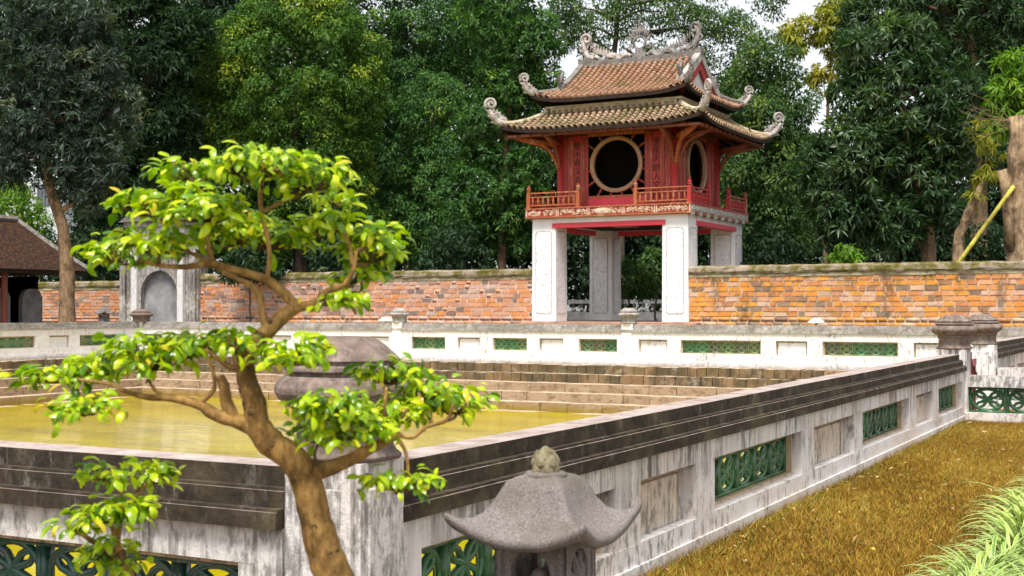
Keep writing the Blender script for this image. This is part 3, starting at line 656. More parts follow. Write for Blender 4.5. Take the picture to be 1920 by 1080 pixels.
for k in range(4):
    m = MB(); m.box(-PH+PW-.02, PH-PW+.02, -PH+0.02, -PH+0.6, 5.06, 5.267); pbuild(m, 'lintel', M['pillar_white'], k)
    m = MB(); m.box(-2.42, 2.42, -PH-0.045, -PH+0.3, 4.86, 5.05); pbuild(m, 'tie_beam', M['red_beam'], k, bevel=0.01)
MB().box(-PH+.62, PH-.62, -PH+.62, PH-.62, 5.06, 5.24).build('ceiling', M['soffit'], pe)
MB().box(-0.45, 0.45, -1.9, -1.2, 4.93, 5.06).build('ceiling_boss', M['tan_wood'], pe)
DH = 3.52
MB().box(-DH, DH, -DH, DH, 5.27, 5.66).build('deck', M['orange_wood'], pe)
def scrollwork(m, x0, x1, y, z0, z1, n, r=0.018):
    for _ in range(n):
        cx, cz = random.uniform(x0+.05, x1-.05), random.uniform(z0+.05, z1-.05); a0 = random.uniform(0, 6.28); rr = random.uniform(0.04, 0.085)
        P = []
        for q in range(6):
            a = a0+q*0.62; rad = rr*(1-q*0.10)
            P.append((min(max(cx+rad*math.cos(a), x0+.02), x1-.02), y, min(max(cz+rad*math.sin(a), z0+.02), z1-.02)))
        m.tube(P, r, 4)
for k in range(4):
    if k in (0, 2):
        xs = [-DH, -2.1, -0.75, 0.75, 2.1, DH]
        for a, b in zip(xs, xs[1:]):
            m = MB(); m.box(a+.05, b-.05, -DH-0.012, -DH+0.02, 5.33, 5.61); pan = pbuild(m, 'carved_panel', M['red_wood'], k)
            m = MB(); scrollwork(m, a+.05, b-.05, -DH-0.018, 5.34, 5.60, int((b-a)*34))
            m.box(a+.02, a+.06, -DH-0.03, -DH, 5.30, 5.64); m.box(b-.06, b-.02, -DH-0.03, -DH, 5.30, 5.64)
            if k == 0 and (a in (-0.75,)): m.lathe([(0.30,0.0),(0.30,0.03),(0.05,0.045)], 10, (0,0,0)); m.v[-30:] = [(p[0]*1.15-0.15, -DH-0.02-p[2], 5.47+p[1]*0.42) for p in m.v[-30:]]
            m.xf(ROT[k]); m.build('carving', M['carve_pale'], pan)
        m = MB(); m.box(-DH-.03, DH+.03, -DH-0.045, -DH, 5.27, 5.325); m.box(-DH-.03, DH+.03, -DH-0.045, -DH, 5.615, 5.67); pbuild(m, 'moulding', M['orange_wood'], k)
    else:
        m = MB(); m.box(-DH+.01, DH-.01, -DH-0.02, -DH+0.02, 5.36, 5.60); pan = pbuild(m, 'carved_panel', M['carve_grey'], k)
        m = MB(); scrollwork(m, -DH+.03, DH-.03, -DH-0.028, 5.37, 5.60, 240, 0.02); m.xf(ROT[k]); m.build('carving', M['carve_grey'], pan)
        for q in range(16):
            if q % 2 == 0:
                m = MB(); m.box(-DH+.02+q*0.443, -DH+.02+(q+1)*0.443-0.1, -DH-0.02, -DH+0.02, 5.20, 5.36); pbuild(m, 'dentil', M['carve_grey'], k)
        m = MB(); m.box(-DH, DH, -DH-0.05, -DH, 5.605, 5.67); pbuild(m, 'moulding', M['red_bright'], k)
# railing
post = MB(); post.box(-.075,.075,-.075,.075,0,0.66); post.lathe([(.05,.66),(.05,.69),(.085,.70),(.085,.735),(.06,.745),(.06,.765),(.09,.78),(.085,.83),(.05,.86),(.05,.88),(.07,.90),(.02,.94)], 10)
balu = MB(); balu.lathe([(.03,0),(.045,.03),(.03,.06),(.05,.11),(.055,.16),(.03,.22),(.045,.25),(.03,.28),(.03,.30)], 8)
pm_o, pm_r = post.mesh('post', M['orange_wood']), post.mesh('post', M['red_bright'])
bm_o, bm_r = balu.mesh('baluster', M['orange_wood'], True), balu.mesh('baluster', M['red_bright'], True)
RH = DH-0.09
for k in range(4):
    pmz, bmz, rm = (pm_o, bm_o, M['orange_wood']) if k in (0,2) else (pm_r, bm_r, M['red_bright'])
    for x in (-RH, -1.23, 1.23): inst('railing_post', pmz, pe, ROT[k] @ Matrix.Translation((x, -RH, 5.66)))
    for a, b in ((-RH+.07, -1.30), (1.30, RH-.07)):
        m = MB(); m.box(a, b, -RH-.035, -RH+.035, 5.76, 5.81); m.box(a, b, -RH-.035, -RH+.035, 6.10, 6.14); m.box(a, b, -RH-.035, -RH+.035, 6.26, 6.31)
        rl = pbuild(m, 'railing', rm, k); n = 9
        for q in range(n): inst('baluster', bmz, rl, ROT[k] @ Matrix.Translation((a+(b-a)*(q+.5)/n, -RH, 5.805)))
# the room: four alike sides
BH = 2.45; ZB0, ZB1 = 5.66, 8.62
TXT = {0: ('璧水春深道脈長', '奎星天朗人文闡')}
ring_seg = 40; WZ = 7.40
for k in range(4):
    m = MB(); m.lathe([(.19,ZB0),(.19,ZB0+.12),(.165,ZB0+.15),(.165,ZB1+.2)], 14, (BH, -BH, 0)); pbuild(m, 'column', M['red_bright'], k, smooth=True)
    for s in (-1, 1):
        xs = [1.22, 1.36, 1.50, 1.93, 2.06, 2.18, 2.30]
        for q, (a, b) in enumerate(zip(xs, xs[1:])):
            if q == 2: continue
            m = MB(); m.box(min(s*a,s*b)+.004, max(s*a,s*b)-.004, -BH-.03-(.02 if q % 2 else 0), -BH+.04, ZB0, ZB1); pbuild(m, 'plank', M['red_wood'], k)
        m = MB(); m.box(min(s*1.50,s*1.93)+.004, max(s*1.50,s*1.93)-.004, -BH-.02, -BH+.04, ZB0, ZB1); pan = pbuild(m, 'couplet_board', M['red_bright'], k)
        m = MB(); m.box(s*1.51-.02, s*1.51+.02, -BH-.06, -BH-.02, ZB0+.3, ZB1-.2); m.box(s*1.92-.02, s*1.92+.02, -BH-.06, -BH-.02, ZB0+.3, ZB1-.2); pbuild(m, 'board_moulding', M['orange_wood'], k, pan)
        if k in TXT:
            for q, ch in enumerate(TXT[k][0 if s < 0 else 1]):
                cu = bpy.data.curves.new('character', 'FONT'); cu.body = ch; cu.size = 0.34; cu.align_x = 'CENTER'; cu.align_y = 'CENTER'; cu.extrude = 0.006
                cu.materials.append(M['ink']); tmp = bpy.data.objects.new('character_curve', cu)
                me = bpy.data.meshes.new_from_object(tmp); me.name = 'character'; bpy.data.objects.remove(tmp); o = inst('character', me, pan)
                o.matrix_local = Matrix.Translation((s*1.715, -BH-.024, ZB1-0.42-q*0.345)) @ Matrix.Rotation(math.pi/2, 4, 'X')
    wf = MB(); wf.box(-1.22, 1.22, -BH-.05, -BH+.05, ZB0, ZB0+.08); wf.box(-1.22, 1.22, -BH-.05, -BH+.05, 6.08, 6.16); wf.box(-1.22, 1.22, -BH-.04, -BH+.04, ZB1-.06, ZB1+.04)
    wn_ = pbuild(wf, 'window_frame', M['orange_wood'], k)
    m = MB(); m.box(-1.22, 1.22, -BH-.03, -BH+.03, ZB0+.08, 6.08); pbuild(m, 'sill_board', M['red_beam'], k, wn_)
    m = MB()                                                # round ring with a moulded section
    prof = [(1.0,-.09),(1.06,-.12),(1.13,-.09),(1.13,.06),(0.97,.06),(0.97,-.06)]
    n = len(prof)
    for q in range(ring_seg):
        a = 2*math.pi*q/ring_seg
        for r_, y_ in prof: m.v.append((r_*math.cos(a), -BH+y_, WZ+r_*math.sin(a)))
    for q in range(ring_seg):
        for j in range(n): m.f.append((q*n+j, q*n+(j+1)%n, ((q+1)%ring_seg)*n+(j+1)%n, ((q+1)%ring_seg)*n+j)); m.m.append(0)
    pbuild(m, 'round_window', M['tan_wood'], k, wn_)
    for q in range(16):                                     # spokes from the ring to the square
        a = 2*math.pi*(q+.5)/16; c, s_ = math.cos(a), math.sin(a)
        e_ = min(1.24/max(abs(c),1e-6), (1.24 if s_ < 0 else 1.20)/max(abs(s_),1e-6))
        if e_ < 1.16: continue
        L = e_-1.1; pr = [(1.10,.05),(1.10+L*.3,.035),(1.10+L*.5,.055),(1.10+L*.7,.035),(e_,.05)]
        m = MB(); m.tube([(r_*c, -BH, WZ+r_*s_) for r_, _ in pr], [w_ for _, w_ in pr], 7); pbuild(m, 'spoke', M['brown_wood'] if s_ > 0 else M['red_wood'], k, wn_)
    m = MB(); m.box(-1.88, 1.88, -BH+.56, -BH+.58, ZB0+.03, ZB1+.03); pbuild(m, 'shade_sheet', M['interior_dark'], k)  # near-black sheet standing in for the shade inside the room
MB().box(-BH-.1, BH+.1, -BH-.1, BH+.1, ZB1+.04, ZB1+.28).build('wall_plate', M['brown_wood'], pe)
MB().box(-BH, BH, -BH, BH, ZB0+.001, ZB0+.03).build('floor', M['brown_wood'], pe)
# eave brackets
def bracket(M4, diag):
    m = MB(); out = 1.30 if not diag else 1.75
    P = [(0.05,0,7.20),(0.16,0,7.42),(0.24,0,7.62),(0.36,0,7.86),(0.55,0,8.12),(0.80,0,8.30),(out,0,8.48)]
    rr = [.05,.085,.07,.10,.08,.11,.09]
    m.tube(P, rr, 8); m.tube([(0.0,0,8.30),(0.6,0,8.36),(out+.25,0,8.56)], [.10,.12,.09], 8)
    for q in range(9):
        f = q/8; i = min(5, int(f*6)); g_ = f*6-i
        p = [P[i][j]*(1-g_)+P[i+1][j]*g_ for j in range(3)]
        m.lathe([(.02,-.05),(.10,-.02),(.10,.02),(.02,.05)], 8, p)
    m.xf(M4); m.build('eave_bracket', M['brown_wood'] if not diag else M['orange_wood'], pe, smooth=True)
for k in range(4):
    c = ROT[k] @ Matrix.Translation((BH, -BH, 0))
    bracket(c @ Matrix.Rotation(-math.pi/2, 4, 'Z'), False); bracket(c @ Matrix.Rotation(-math.pi/4, 4, 'Z'), True); bracket(c, False)
# ---- roofs
COLW, ROWL = 0.265, 0.235
tl = MB(); ns = 6
for z_, r_ in ((0.0, 1.0), (1.12, 0.86)):
    for i in range(ns+1):
        a = math.pi*i/ns; tl.v.append((r_*0.092*math.cos(a), z_*ROWL, r_*0.115*math.sin(a)+ (0.018 if z_ == 0 else 0.0)))
for i in range(ns): tl.f.append((i, ns+1+i, ns+2+i, i+1)); tl.m.append(0)
tl.f.append(tuple(range(ns+1))); tl.m.append(0)
tile_me = tl.mesh('roof_tile', M['tile_upper']); TV = np.array(tl.v)
TVF = [f for f in tl.f[:-1]]
def roof_face(P, lim, k, pm_s, parent, nmax=0, zpan='pan_tile', eave_n=24):
    """P(s,t)->point of the slope; lim(t)->half width. Builds sheet, tiles"""
    # closed sheet
    nu, nv = eave_n, 8; m = MB()
    for side in (0, 1):
        for j in range(nv+1):
            t_ = j/nv; L = lim(t_)
            for i in range(nu+1):
                p = P(-L+2*L*i/nu, t_); m.v.append((p[0], p[1], p[2]-0.13*side))
    o = (nu+1)*(nv+1)
    for j in range(nv):
        for i in range(nu):
            a = j*(nu+1)+i; m.f.append((a,a+1,a+nu+2,a+nu+1)); m.m.append(0); m.f.append((o+a+nu+1,o+a+nu+2,o+a+1,o+a)); m.m.append(1)
    for i in range(nu): m.f.append((i+1,i,o+i,o+i+1)); m.m.append(1)
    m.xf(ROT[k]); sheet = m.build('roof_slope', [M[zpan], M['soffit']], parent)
    V = []; F = []; rn = []; cnt = 0; L0 = lim(0)
    ncol = int(2*L0/COLW); order = sorted(range(ncol), key=lambda c: abs(c-ncol/2))
    for ci in order:
        s = -L0+(ci+.5)*2*L0/ncol
        ln = 0; tt = 0.0; prev = Vector(P(s, 0)); stops = [0.0]
        for q in range(1, 401):
            p = Vector(P(s, q/400)); ln += (p-prev).length; prev = p
            if ln >= ROWL: stops.append(q/400); ln = 0
        for q, t0 in enumerate(stops):
            if abs(s) > lim(t0): break
            p0 = Vector(P(s, t0)); p1 = Vector(P(s, min(1, t0+0.02)))
            if t0 > 0.985: break
            v = (p1-p0).normalized(); u = (Vector(P(s+.02,t0))-Vector(P(s-.02,t0))).normalized(); n_ = u.cross(v).normalized(); v = n_.cross(u)
            jit = random.uniform(-.008,.008)
            T = Matrix(((u.x,v.x,n_.x,p0.x+u.x*jit),(u.y,v.y,n_.y,p0.y+u.y*jit),(u.z,v.z,n_.z,p0.z+.005),(0,0,0,1)))
            T = ROT[k] @ T
            if cnt < nmax: inst('roof_tile', tile_me, sheet, T); cnt += 1
            else:
                b = len(V); V += [tuple(T @ Vector(x)) for x in tl.v]; r_ = random.random()
                F += [tuple(b+i for i in f) for f in TVF]; rn += [r_]*len(TVF)
    if V:
        ob = inst('roof_tiles', np_mesh('roof_tiles', np.array(V), np.array(F), M[pm_s], np.array(rn)), sheet); ob['kind'] = 'stuff'
    return sheet
EH, UH, EZ, UZ = 4.30, 2.85, 8.70, 9.58
def P_low(s, t):
    h = EH+(UH-EH)*t; return (s, -h, EZ+(UZ-EZ)*t-0.10*math.sin(math.pi*t)+0.30*min(1,abs(s/h))**5*(1-t)**1.5)
for k in range(4): roof_face(P_low, lambda t: EH+(UH-EH)*t, k, 'tile_lower_s', pe)
GX, GY, UE, UEZ, RZ = 2.55, 2.25, 3.35, 10.02, 11.90
def zup(h): t = 1-h/UE; return UEZ+(RZ-UEZ)*t-0.17*math.sin(math.pi*t)
def lim_up(t):
    h = UE*(1-t); return GX+.12 if h < GY else GX+.12+(h-GY)*(UE-GX-.12)/(UE-GY)
def P_up(s, t):
    h = UE*(1-t); L = lim_up(t); return (s, -h, zup(h)+0.28*min(1,abs(s/max(L,.1)))**5*max(0,1-2.2*t)**1.5)
roof_face(P_up, lim_up, 0, 'tile_upper_s', pe, nmax=300); roof_face(P_up, lim_up, 2, 'tile_upper_s', pe)
def P_sk(s, t):
    L = UE+(GY-UE)*t; return (s, -(UE+(GX-UE)*t), UEZ+(zup(GY)-UEZ)*t+0.28*min(1,abs(s/L))**5*max(0,1-t)**1.5)
for k in (1, 3): roof_face(P_sk, lambda t: UE+(GY-UE)*t, k, 'tile_upper_s', pe)
# hips, ridges, bands
for k in range(4):
    m = MB(); m.tube([tuple(Vector(P_low(EH+(UH-EH)*t, t))+Vector((0,0,.07))) for t in [q/8 for q in range(9)]], [.13,.12]+[.105]*7, 7); pbuild(m, 'hip_ridge', M['ridge_pale'], k)
    m = MB(); m.box(-UH-.06, UH+.06, -UH-.06, -UH+.14, UZ-.06, UZ+.26); m.box(-UH-.10, UH+.10, -UH-.10, -UH-.06, UZ+.16, UZ+.26); pbuild(m, 'roof_band', M['ridge_pale'], k, bevel=0.02)
    m = MB(); m.box(-UH+.25, UH-.25, -UH+.25, -UH+.30, UZ+.1, UEZ+.35); pbuild(m, 'clerestory', M['soffit'], k)
    m = MB(); m.box(-EH+.25, EH-.25, -EH+.22, -EH+.34, EZ-.20, EZ-.10); pbuild(m, 'eave_purlin', M['brown_wood'], k)
    for q in range(14):
        x = -3.6+q*7.2/13; m = MB(); m.tube([(x,-EH+.1,EZ-.16),(x*0.82,-2.5,EZ+.28)], .045, 5); pbuild(m, 'rafter', M['brown_wood'], k)
for k in (0, 2):
    for sx in (-1, 1):
        hp = [tuple(Vector(P_up(sx*lim_up(t), t))+Vector((0,0,.08))) for t in [0,.06,.12,.18,.25,.33]]
        m = MB(); m.tube(hp, [.13,.12,.11,.11,.11,.12], 7); pbuild(m, 'hip_ridge', M['ridge_grey'], k)
        m = MB(); vs = [P_up(sx*lim_up(.6), t) for t in (.33,.5,.7,.85,1.0)]
        for (a, b) in zip(vs, vs[1:]):
            x = sx*(GX+.05); m.add([(x-.13,a[1],a[2]-.12),(x+.13,a[1],a[2]-.12),(x+.13,b[1],b[2]-.12),(x-.13,b[1],b[2]-.12),(x-.13,a[1],a[2]+.24),(x+.13,a[1],a[2]+.24),(x+.13,b[1],b[2]+.24),(x-.13,b[1],b[2]+.24)],
                  [(0,1,2,3),(7,6,5,4),(0,4,5,1),(1,5,6,2),(2,6,7,3),(3,7,4,0)])
        pbuild(m, 'verge', M['ridge_grey'] if sx*(1 if k == 0 else -1) < 0 else M['ornament_pale'], k)
m = MB(); nb = 14
for i in range(nb+1):
    x = -2.75+5.5*i/nb; z = RZ+0.16*abs(x/2.75)**4; m.v += [(x,-.17,z-.08),(x,.17,z-.08),(x,.17,z+.20),(x,-.17,z+.20)]
for i in range(nb):
    for q in range(4): m.f.append((i*4+q, i*4+(q+1)%4, (i+1)*4+(q+1)%4, (i+1)*4+q)); m.m.append(0)
m.f += [(3,2,1,0),(nb*4,nb*4+1,nb*4+2,nb*4+3)]; m.m += [0,0]; m.build('ridge', M['ridge_grey'], pe)
for sx in (-1, 1):
    gz = zup(GY); m = MB(); pts = [(-GY,gz-.25)] + [(-h,zup(h)-.05) for h in (GY,1.6,1.0,.5,0)] + [(h,zup(h)-.05) for h in (.5,1.0,1.6,GY)] + [(GY,gz-.25)]
    m.prism(pts, min(sx*(GX-.10),sx*(GX-.04)), max(sx*(GX-.10),sx*(GX-.04)), 'x'); gab = m.build('gable', M['plaster_far'], pe)
    hs_ = [GY,1.7,1.1,.5,0]; up = [(-h,zup(h)-.02) for h in hs_]; dn = [(-h*0.94, zup(h)-.42-0.10*(h<1.2)) for h in hs_]
    pl = up + [(-a, b) for a, b in up[::-1][1:]] + [(-a, b) for a, b in dn] + [(a, b) for a, b in dn[::-1][1:]]
    m = MB(); m.prism(pl, min(sx*(GX+.06),sx*(GX+.11)), max(sx*(GX+.06),sx*(GX+.11)), 'x'); m.build('bargeboard', M['red_bright'], gab)
# ---- ornaments
def spiral(c, r0, turns, a0, n=22, sgn=1, shrink=0.85):
    return [(c[0]+r0*(1-shrink*q/n)*math.cos(a0+sgn*turns*2*math.pi*q/n), 0, c[1]+r0*(1-shrink*q/n)*math.sin(a0+sgn*turns*2*math.pi*q/n)) for q in range(n+1)]
def flame(m, x, z, ang, L, w, th=.03):
    c, s = math.cos(ang), math.sin(ang)
    P = [(0,-w/2),(L*.5,-w*.45),(L,0.25*w),(L*.55,w*.40),(0,w/2)]
    m.prism([(x+a*c-b*s, z+a*s+b*c) for a, b in P], -th, th, 'y')
def dragon(sx):
    m = MB(); P = []
    for q in range(16):
        f = q/15; P.append((0.35+f*1.75, 0.05*math.sin(f*20), 12.16+0.10*math.sin(f*15)+0.06*f))
    m.tube(P, [.07+.09*math.sin(math.pi*min(1,q/15+.15)) for q in range(16)], 7, wob=.12)
    tail = [(2.1,0,12.2),(2.35,0,12.32),(2.50,0,12.55),(2.56,0,12.80),(2.62,0,13.0)]
    sp = spiral((2.42,13.08), .25, 1.25, -0.2, 20, 1)
    m.tube(tail+sp, [.13,.14,.12,.10,.085]+[.075]*21, 7)
    m.tube(spiral((2.62,12.66), .17, 1.1, 2.6, 14, -1), .055, 6)
    for q in range(9): flame(m, 1.2+q*.14, 12.22+.04*q, 1.3+.06*q, .30+.02*q, .12)
    for q in range(5): flame(m, 0.55+q*.12, 12.2, 1.9-.1*q, .2, .1)
    for q in range(5): flame(m, 2.2+.05*q, 12.35+.1*q, 2.5, .28, .12)
    if sx < 0: m.v = [(-a,b,c) for a,b,c in m.v]; m.f = [f[::-1] for f in m.f]
    m.build('ridge_dragon', M['ornament'] if sx > 0 else M['ornament_pale'], pe)
dragon(-1); dragon(1)
m = MB(); m.tube([(.26*math.cos(a), 0, 12.72+.26*math.sin(a)) for a in [2*math.pi*q/20 for q in range(21)]], .06, 7, cap=False)
m.box(-.28,.28,-.12,.12,12.08,12.30); m.box(-.16,.16,-.10,.10,12.30,12.48)
for q in range(9): flame(m, .26*math.cos(a_ := 0.35+q*.305), 12.72+.26*math.sin(a_), 0.6+q*.24, .42+.36*math.exp(-((q-4)/1.6)**2), .16)
for s_ in (-1, 1):
    for q in range(4): flame(m, s_*(.25+.08*q), 12.2+.07*q, math.pi/2-s_*.7, .28, .14)
    m.tube(spiral((s_*.42,12.50), .13, 1, 0 if s_ < 0 else math.pi, 12, -s_), .045, 6)
m.build('sun_disc_finial', M['ornament'], pe)
def corner_scroll(M4, h, mat, parent=pe):
    m = MB(); m.tube([(0,0,0),(.25*h,0,.10*h),(.45*h,0,.30*h),(.60*h,0,.55*h)], [.13*h,.14*h,.12*h,.10*h], 7)
    m.tube(spiral((.50*h,.78*h), .25*h, 1.6, -0.6, 26, 1), .062*h, 7)
    m.tube(spiral((.22*h,.30*h), .17*h, 1.3, 0.0, 16, 1), .05*h, 6); m.tube(spiral((-.05*h,.16*h), .13*h, 1.2, 0.0, 14, 1), .045*h, 6)
    for q in range(5): flame(m, (.0+.1*q)*h, (.12+.09*q)*h, 2.2-.15*q, .22*h, .10*h, .03*h)
    for q in range(3): flame(m, (.35+.12*q)*h, (.10+.2*q)*h, -.3+.3*q, .20*h, .10*h, .03*h)
    m.xf(M4); m.build('corner_scroll', mat, parent)
for k in range(4):
    p = P_low(EH, 0); T = ROT[k] @ Matrix.Translation((p[0]-.10, p[1]+.10, p[2]+.05)) @ Matrix.Rotation(-math.pi/4, 4, 'Z'); corner_scroll(T, 1.02, M['ornament_pale'])
for k in (0, 2):
    for sx in (-1, 1):
        p = P_up(sx*lim_up(0), 0); T = ROT[k] @ Matrix.Translation((p[0]-sx*.08, p[1]+.08, p[2]+.03)) @ Matrix.Rotation(-math.pi/4 if sx > 0 else -3*math.pi/4, 4, 'Z'); corner_scroll(T, .82, M['ornament_pale'] if sx < 0 else M['ornament'])
        q_ = P_up(sx*(GX+.05), .36); m = MB(); m.tube(spiral((0,0), .2, 1.2, 1.0, 14, 1), .07, 6); flame(m, -.1, 0, 2.2, .35, .2, .05); flame(m, .05, .1, 1.2, .4, .2, .05)
        m.xf(ROT[k] @ Matrix.Translation((q_[0], q_[1], q_[2]+.35)) @ Matrix.Rotation(math.pi/2, 4, 'Z')); m.build('verge_beast', M['ornament'], pe)

# ================================================================== TREES
def unit(a): return a/np.maximum(np.linalg.norm(a, axis=1, keepdims=True), 1e-9)
def leaf_arrays(C, A, Nn, L, W, droop=0.15, fold=0.12):
    """one folded diamond per leaf: base C, axis A, normal Nn"""
    S_ = unit(np.cross(A, Nn)); Nn = np.cross(S_, A); n = len(C); L = L[:,None]; W = W[:,None]
    mid = C + A*L*0.48
    V = np.empty((n,4,3)); V[:,0] = C; V[:,1] = mid + S_*W*0.5 + Nn*W*fold; V[:,2] = C + A*L - np.array([0,0,1])*L*droop; V[:,3] = mid - S_*W*0.5 + Nn*W*fold
    i = np.arange(n)*4
    F = np.empty((n,2,3), dtype=np.int32); F[:,0] = np.stack([i,i+1,i+2],1); F[:,1] = np.stack([i,i+2,i+3],1)
    return V.reshape(-1,3), F.reshape(-1,3)
def crown(lobes, dens, L, W, n_cl=16, spread=0.32, droop=0.2, hang=0.5, core=0.25, shell=(0.80,1.0), young=0.06, keep=0.70, whorl=False, puff=0.75, fill=1.0):
    """lobes: (centre, radii). Each lobe's shell carries rounded leaf puffs, lit above and shaded below"""
    Vs, Fs, Rs = [], [], []; off = 0
    cen = np.array([l[0] for l in lobes]); rad = np.array([l[1] for l in lobes])
    def put(C, A, Nn, l, w_, dr, rr):
        nonlocal off
        V, F = leaf_arrays(C, A, Nn, l, w_, dr); Vs.append(V); Fs.append(F+off); Rs.append(np.repeat(rr,2)); off += len(V)
    for (c, r) in lobes:
        c = np.array(c); r = np.array(r); area = 4*math.pi*((r[0]*r[1])**1.6/3+(r[0]*r[2])**1.6/3+(r[1]*r[2])**1.6/3)**(1/1.6)
        npf = max(5, int(fill*area/(puff*puff*1.9)))
        d = unit(rng.normal(size=(npf,3))); P = c + d*(r-puff*0.55)*rng.uniform(shell[0], shell[1]+.06, npf)[:,None]
        ok = np.ones(npf, bool)
        for c2, r2 in zip(cen, rad):
            if np.allclose(c2, c): continue
            ok &= np.linalg.norm((P-c2)/r2, axis=1) > keep
        P = P[ok]; d = d[ok]; npf = len(P)
        if npf == 0: continue
        pr = puff*rng.uniform(0.6, 1.3, npf); nl = np.maximum(8, (dens*n_cl*1.25*pr*pr*3.0).astype(int)); pc = rng.random(npf); yg = (rng.random(npf) < young) & (d[:,2] > -0.3)
        idx = np.repeat(np.arange(npf), nl); n = len(idx)
        o = d[idx]; q = unit(rng.normal(size=(n,3)) + o*0.55 + np.array([0,0,0.45]))
        C = P[idx] + q*(pr[idx]*rng.uniform(0.72,1.08,n))[:,None]*np.array([1,1,0.8])
        rv = rng.normal(size=(n,3))
        if whorl:                                           # leaves in rosettes at shoot tips
            k = 9; sh = (np.arange(n)//k); C = C[np.minimum(sh*k, n-1)]+rng.normal(size=(n,3))*0.03; q = q[np.minimum(sh*k, n-1)]
            A = unit(unit(rv)+q*0.55+np.array([0,0,-hang])); Nn = unit(q*0.8+np.array([0,0,0.7])+rng.normal(size=(n,3))*0.3)
        else:
            A = unit(rv*0.8+q*0.35+np.array([0,0,-hang])); Nn = unit(q*1.0+np.array([0,0,0.35])+rng.normal(size=(n,3))*0.33)
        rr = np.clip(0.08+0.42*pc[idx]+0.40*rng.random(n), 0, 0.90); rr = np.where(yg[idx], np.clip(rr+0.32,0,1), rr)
        put(C, A, Nn, L*rng.uniform(0.65,1.3,n), W*rng.uniform(0.7,1.25,n), droop, rr)
        m_ = int(area*core*22)
        if m_ > 4:                                          # inner foliage in darker tones: crown shade put into its colour
            d2 = unit(rng.normal(size=(m_,3))); P2 = c + d2*r*rng.uniform(0.40,0.78,m_)[:,None]; l2 = min(0.36, L*1.5)
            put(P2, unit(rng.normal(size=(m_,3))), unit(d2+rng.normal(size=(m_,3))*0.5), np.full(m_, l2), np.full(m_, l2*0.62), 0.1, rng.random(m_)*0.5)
    return np.concatenate(Vs), np.concatenate(Fs), np.concatenate(Rs)
NLEAF = 0
def tree(name, label, mat, barkm, base, lobes_px, depth, trunk_r=0.3, tz=TZ, dens=2.2, L=0.26, W=0.12, trunk=None, squash=0.8, limbs=True, group='trees behind the pond', cat='tree', **kw):
    """lobes_px: (px, py, r_px) at forward distance depth (+ own offset)"""
    global NLEAF
    e = empty(name, (0,0,0), 0, label, cat, group)
    lob = []
    for q in lobes_px:
        px, py, rp = q[:3]; dd = depth + (q[3] if len(q) > 3 else 0); r = rp/FPX*dd
        lob.append((tuple(at(px, py, dd)), (r, r*squash if squash < 1 else r, r*(q[4] if len(q) > 4 else 1.0))))
    V, F, Rn = crown(lob, dens, L, W, **kw)
    e.location = (base[0], base[1], tz); off = Vector(e.location)
    V = V - np.array(off)
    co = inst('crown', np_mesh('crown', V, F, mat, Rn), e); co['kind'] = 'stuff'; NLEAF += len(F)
    m = MB()
    top = Vector(lob[0][0])-off
    if trunk is None:
        T = [Vector((0,0,-.1)), Vector((random.uniform(-.15,.15),0,top.z*.3)), Vector((top.x*.3+random.uniform(-.2,.2),top.y*.3,top.z*.6)), Vector((top.x*.8,top.y*.8,top.z))]
    else: T = [Vector(p)-off for p in trunk]
    n = 14; P = []; Rr = []
    for q in range(n+1):
        f = q/n*(len(T)-1); i = min(len(T)-2, int(f)); g_ = f-i; P.append(T[i].lerp(T[i+1], g_)+Vector((random.uniform(-.03,.03),random.uniform(-.03,.03),0))); Rr.append(trunk_r*(1.0-0.62*q/n)+ (trunk_r*.35*max(0,1-q/1.6)))
    m.tube(P, Rr, 10, wob=.10)
    m.build('trunk', barkm, e, smooth=True)
    if limbs:
        for c, r in lob[1:]:
            tgt = Vector(c)-off; s = min(range(3, n), key=lambda q: (P[q]-tgt).length + (P[q].z > tgt.z-0.3)*6); a = P[s]
            mid = a.lerp(tgt, .5)+Vector((random.uniform(-.4,.4),random.uniform(-.4,.4),random.uniform(-.1,.5)))
            mm = MB(); mm.tube([a, a.lerp(mid,.5)+Vector((0,0,.1)), mid, mid.lerp(tgt,.6), tgt], [Rr[s]*.62, Rr[s]*.5, Rr[s]*.40, Rr[s]*.28, .04], 7, wob=.08); mm.build('limb', barkm, e, smooth=True)
    return e
def g(px, depth): p = at(px, 600, depth); return (p.x, p.y)
BD, BB, BP = M['bark_dark'], M['bark_brown'], M['bark_pale']
FINE = dict(dens=5.2, n_cl=16, L=0.19, W=0.095, puff=0.62, shell=(0.90,1.0))
# the large rounded tree and its neighbours, left of the pavilion
tree('broadleaf_tree', 'huge rounded dark green tree behind the pink brick wall', M['leaf_round'], BD, g(560,69), [(545,150,170),(645,190,80),(430,120,85),(400,240,75),(470,330,105),(590,340,115),(655,430,75),(470,430,90),(560,30,110),(560,250,140),(665,95,62)], 69, 0.45, young=0.20, **FINE)  # raised young share also paints warm sunlit highlights into the crown
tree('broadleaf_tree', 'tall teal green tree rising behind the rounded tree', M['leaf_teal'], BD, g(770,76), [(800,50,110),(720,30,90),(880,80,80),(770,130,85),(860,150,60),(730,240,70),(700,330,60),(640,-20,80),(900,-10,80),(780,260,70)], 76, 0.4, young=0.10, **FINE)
tree('broadleaf_tree', 'small ball-shaped green tree between the rounded tree and the pavilion', M['leaf_teal'], BD, g(815,71), [(808,200,66),(815,300,60),(770,360,60),(840,370,60),(800,430,70),(740,430,60)], 71, 0.25, young=0.05, **FINE)
MANGO = dict(dens=4.6, n_cl=15, L=0.32, W=0.08, puff=0.6, whorl=True, hang=0.35, droop=0.12)
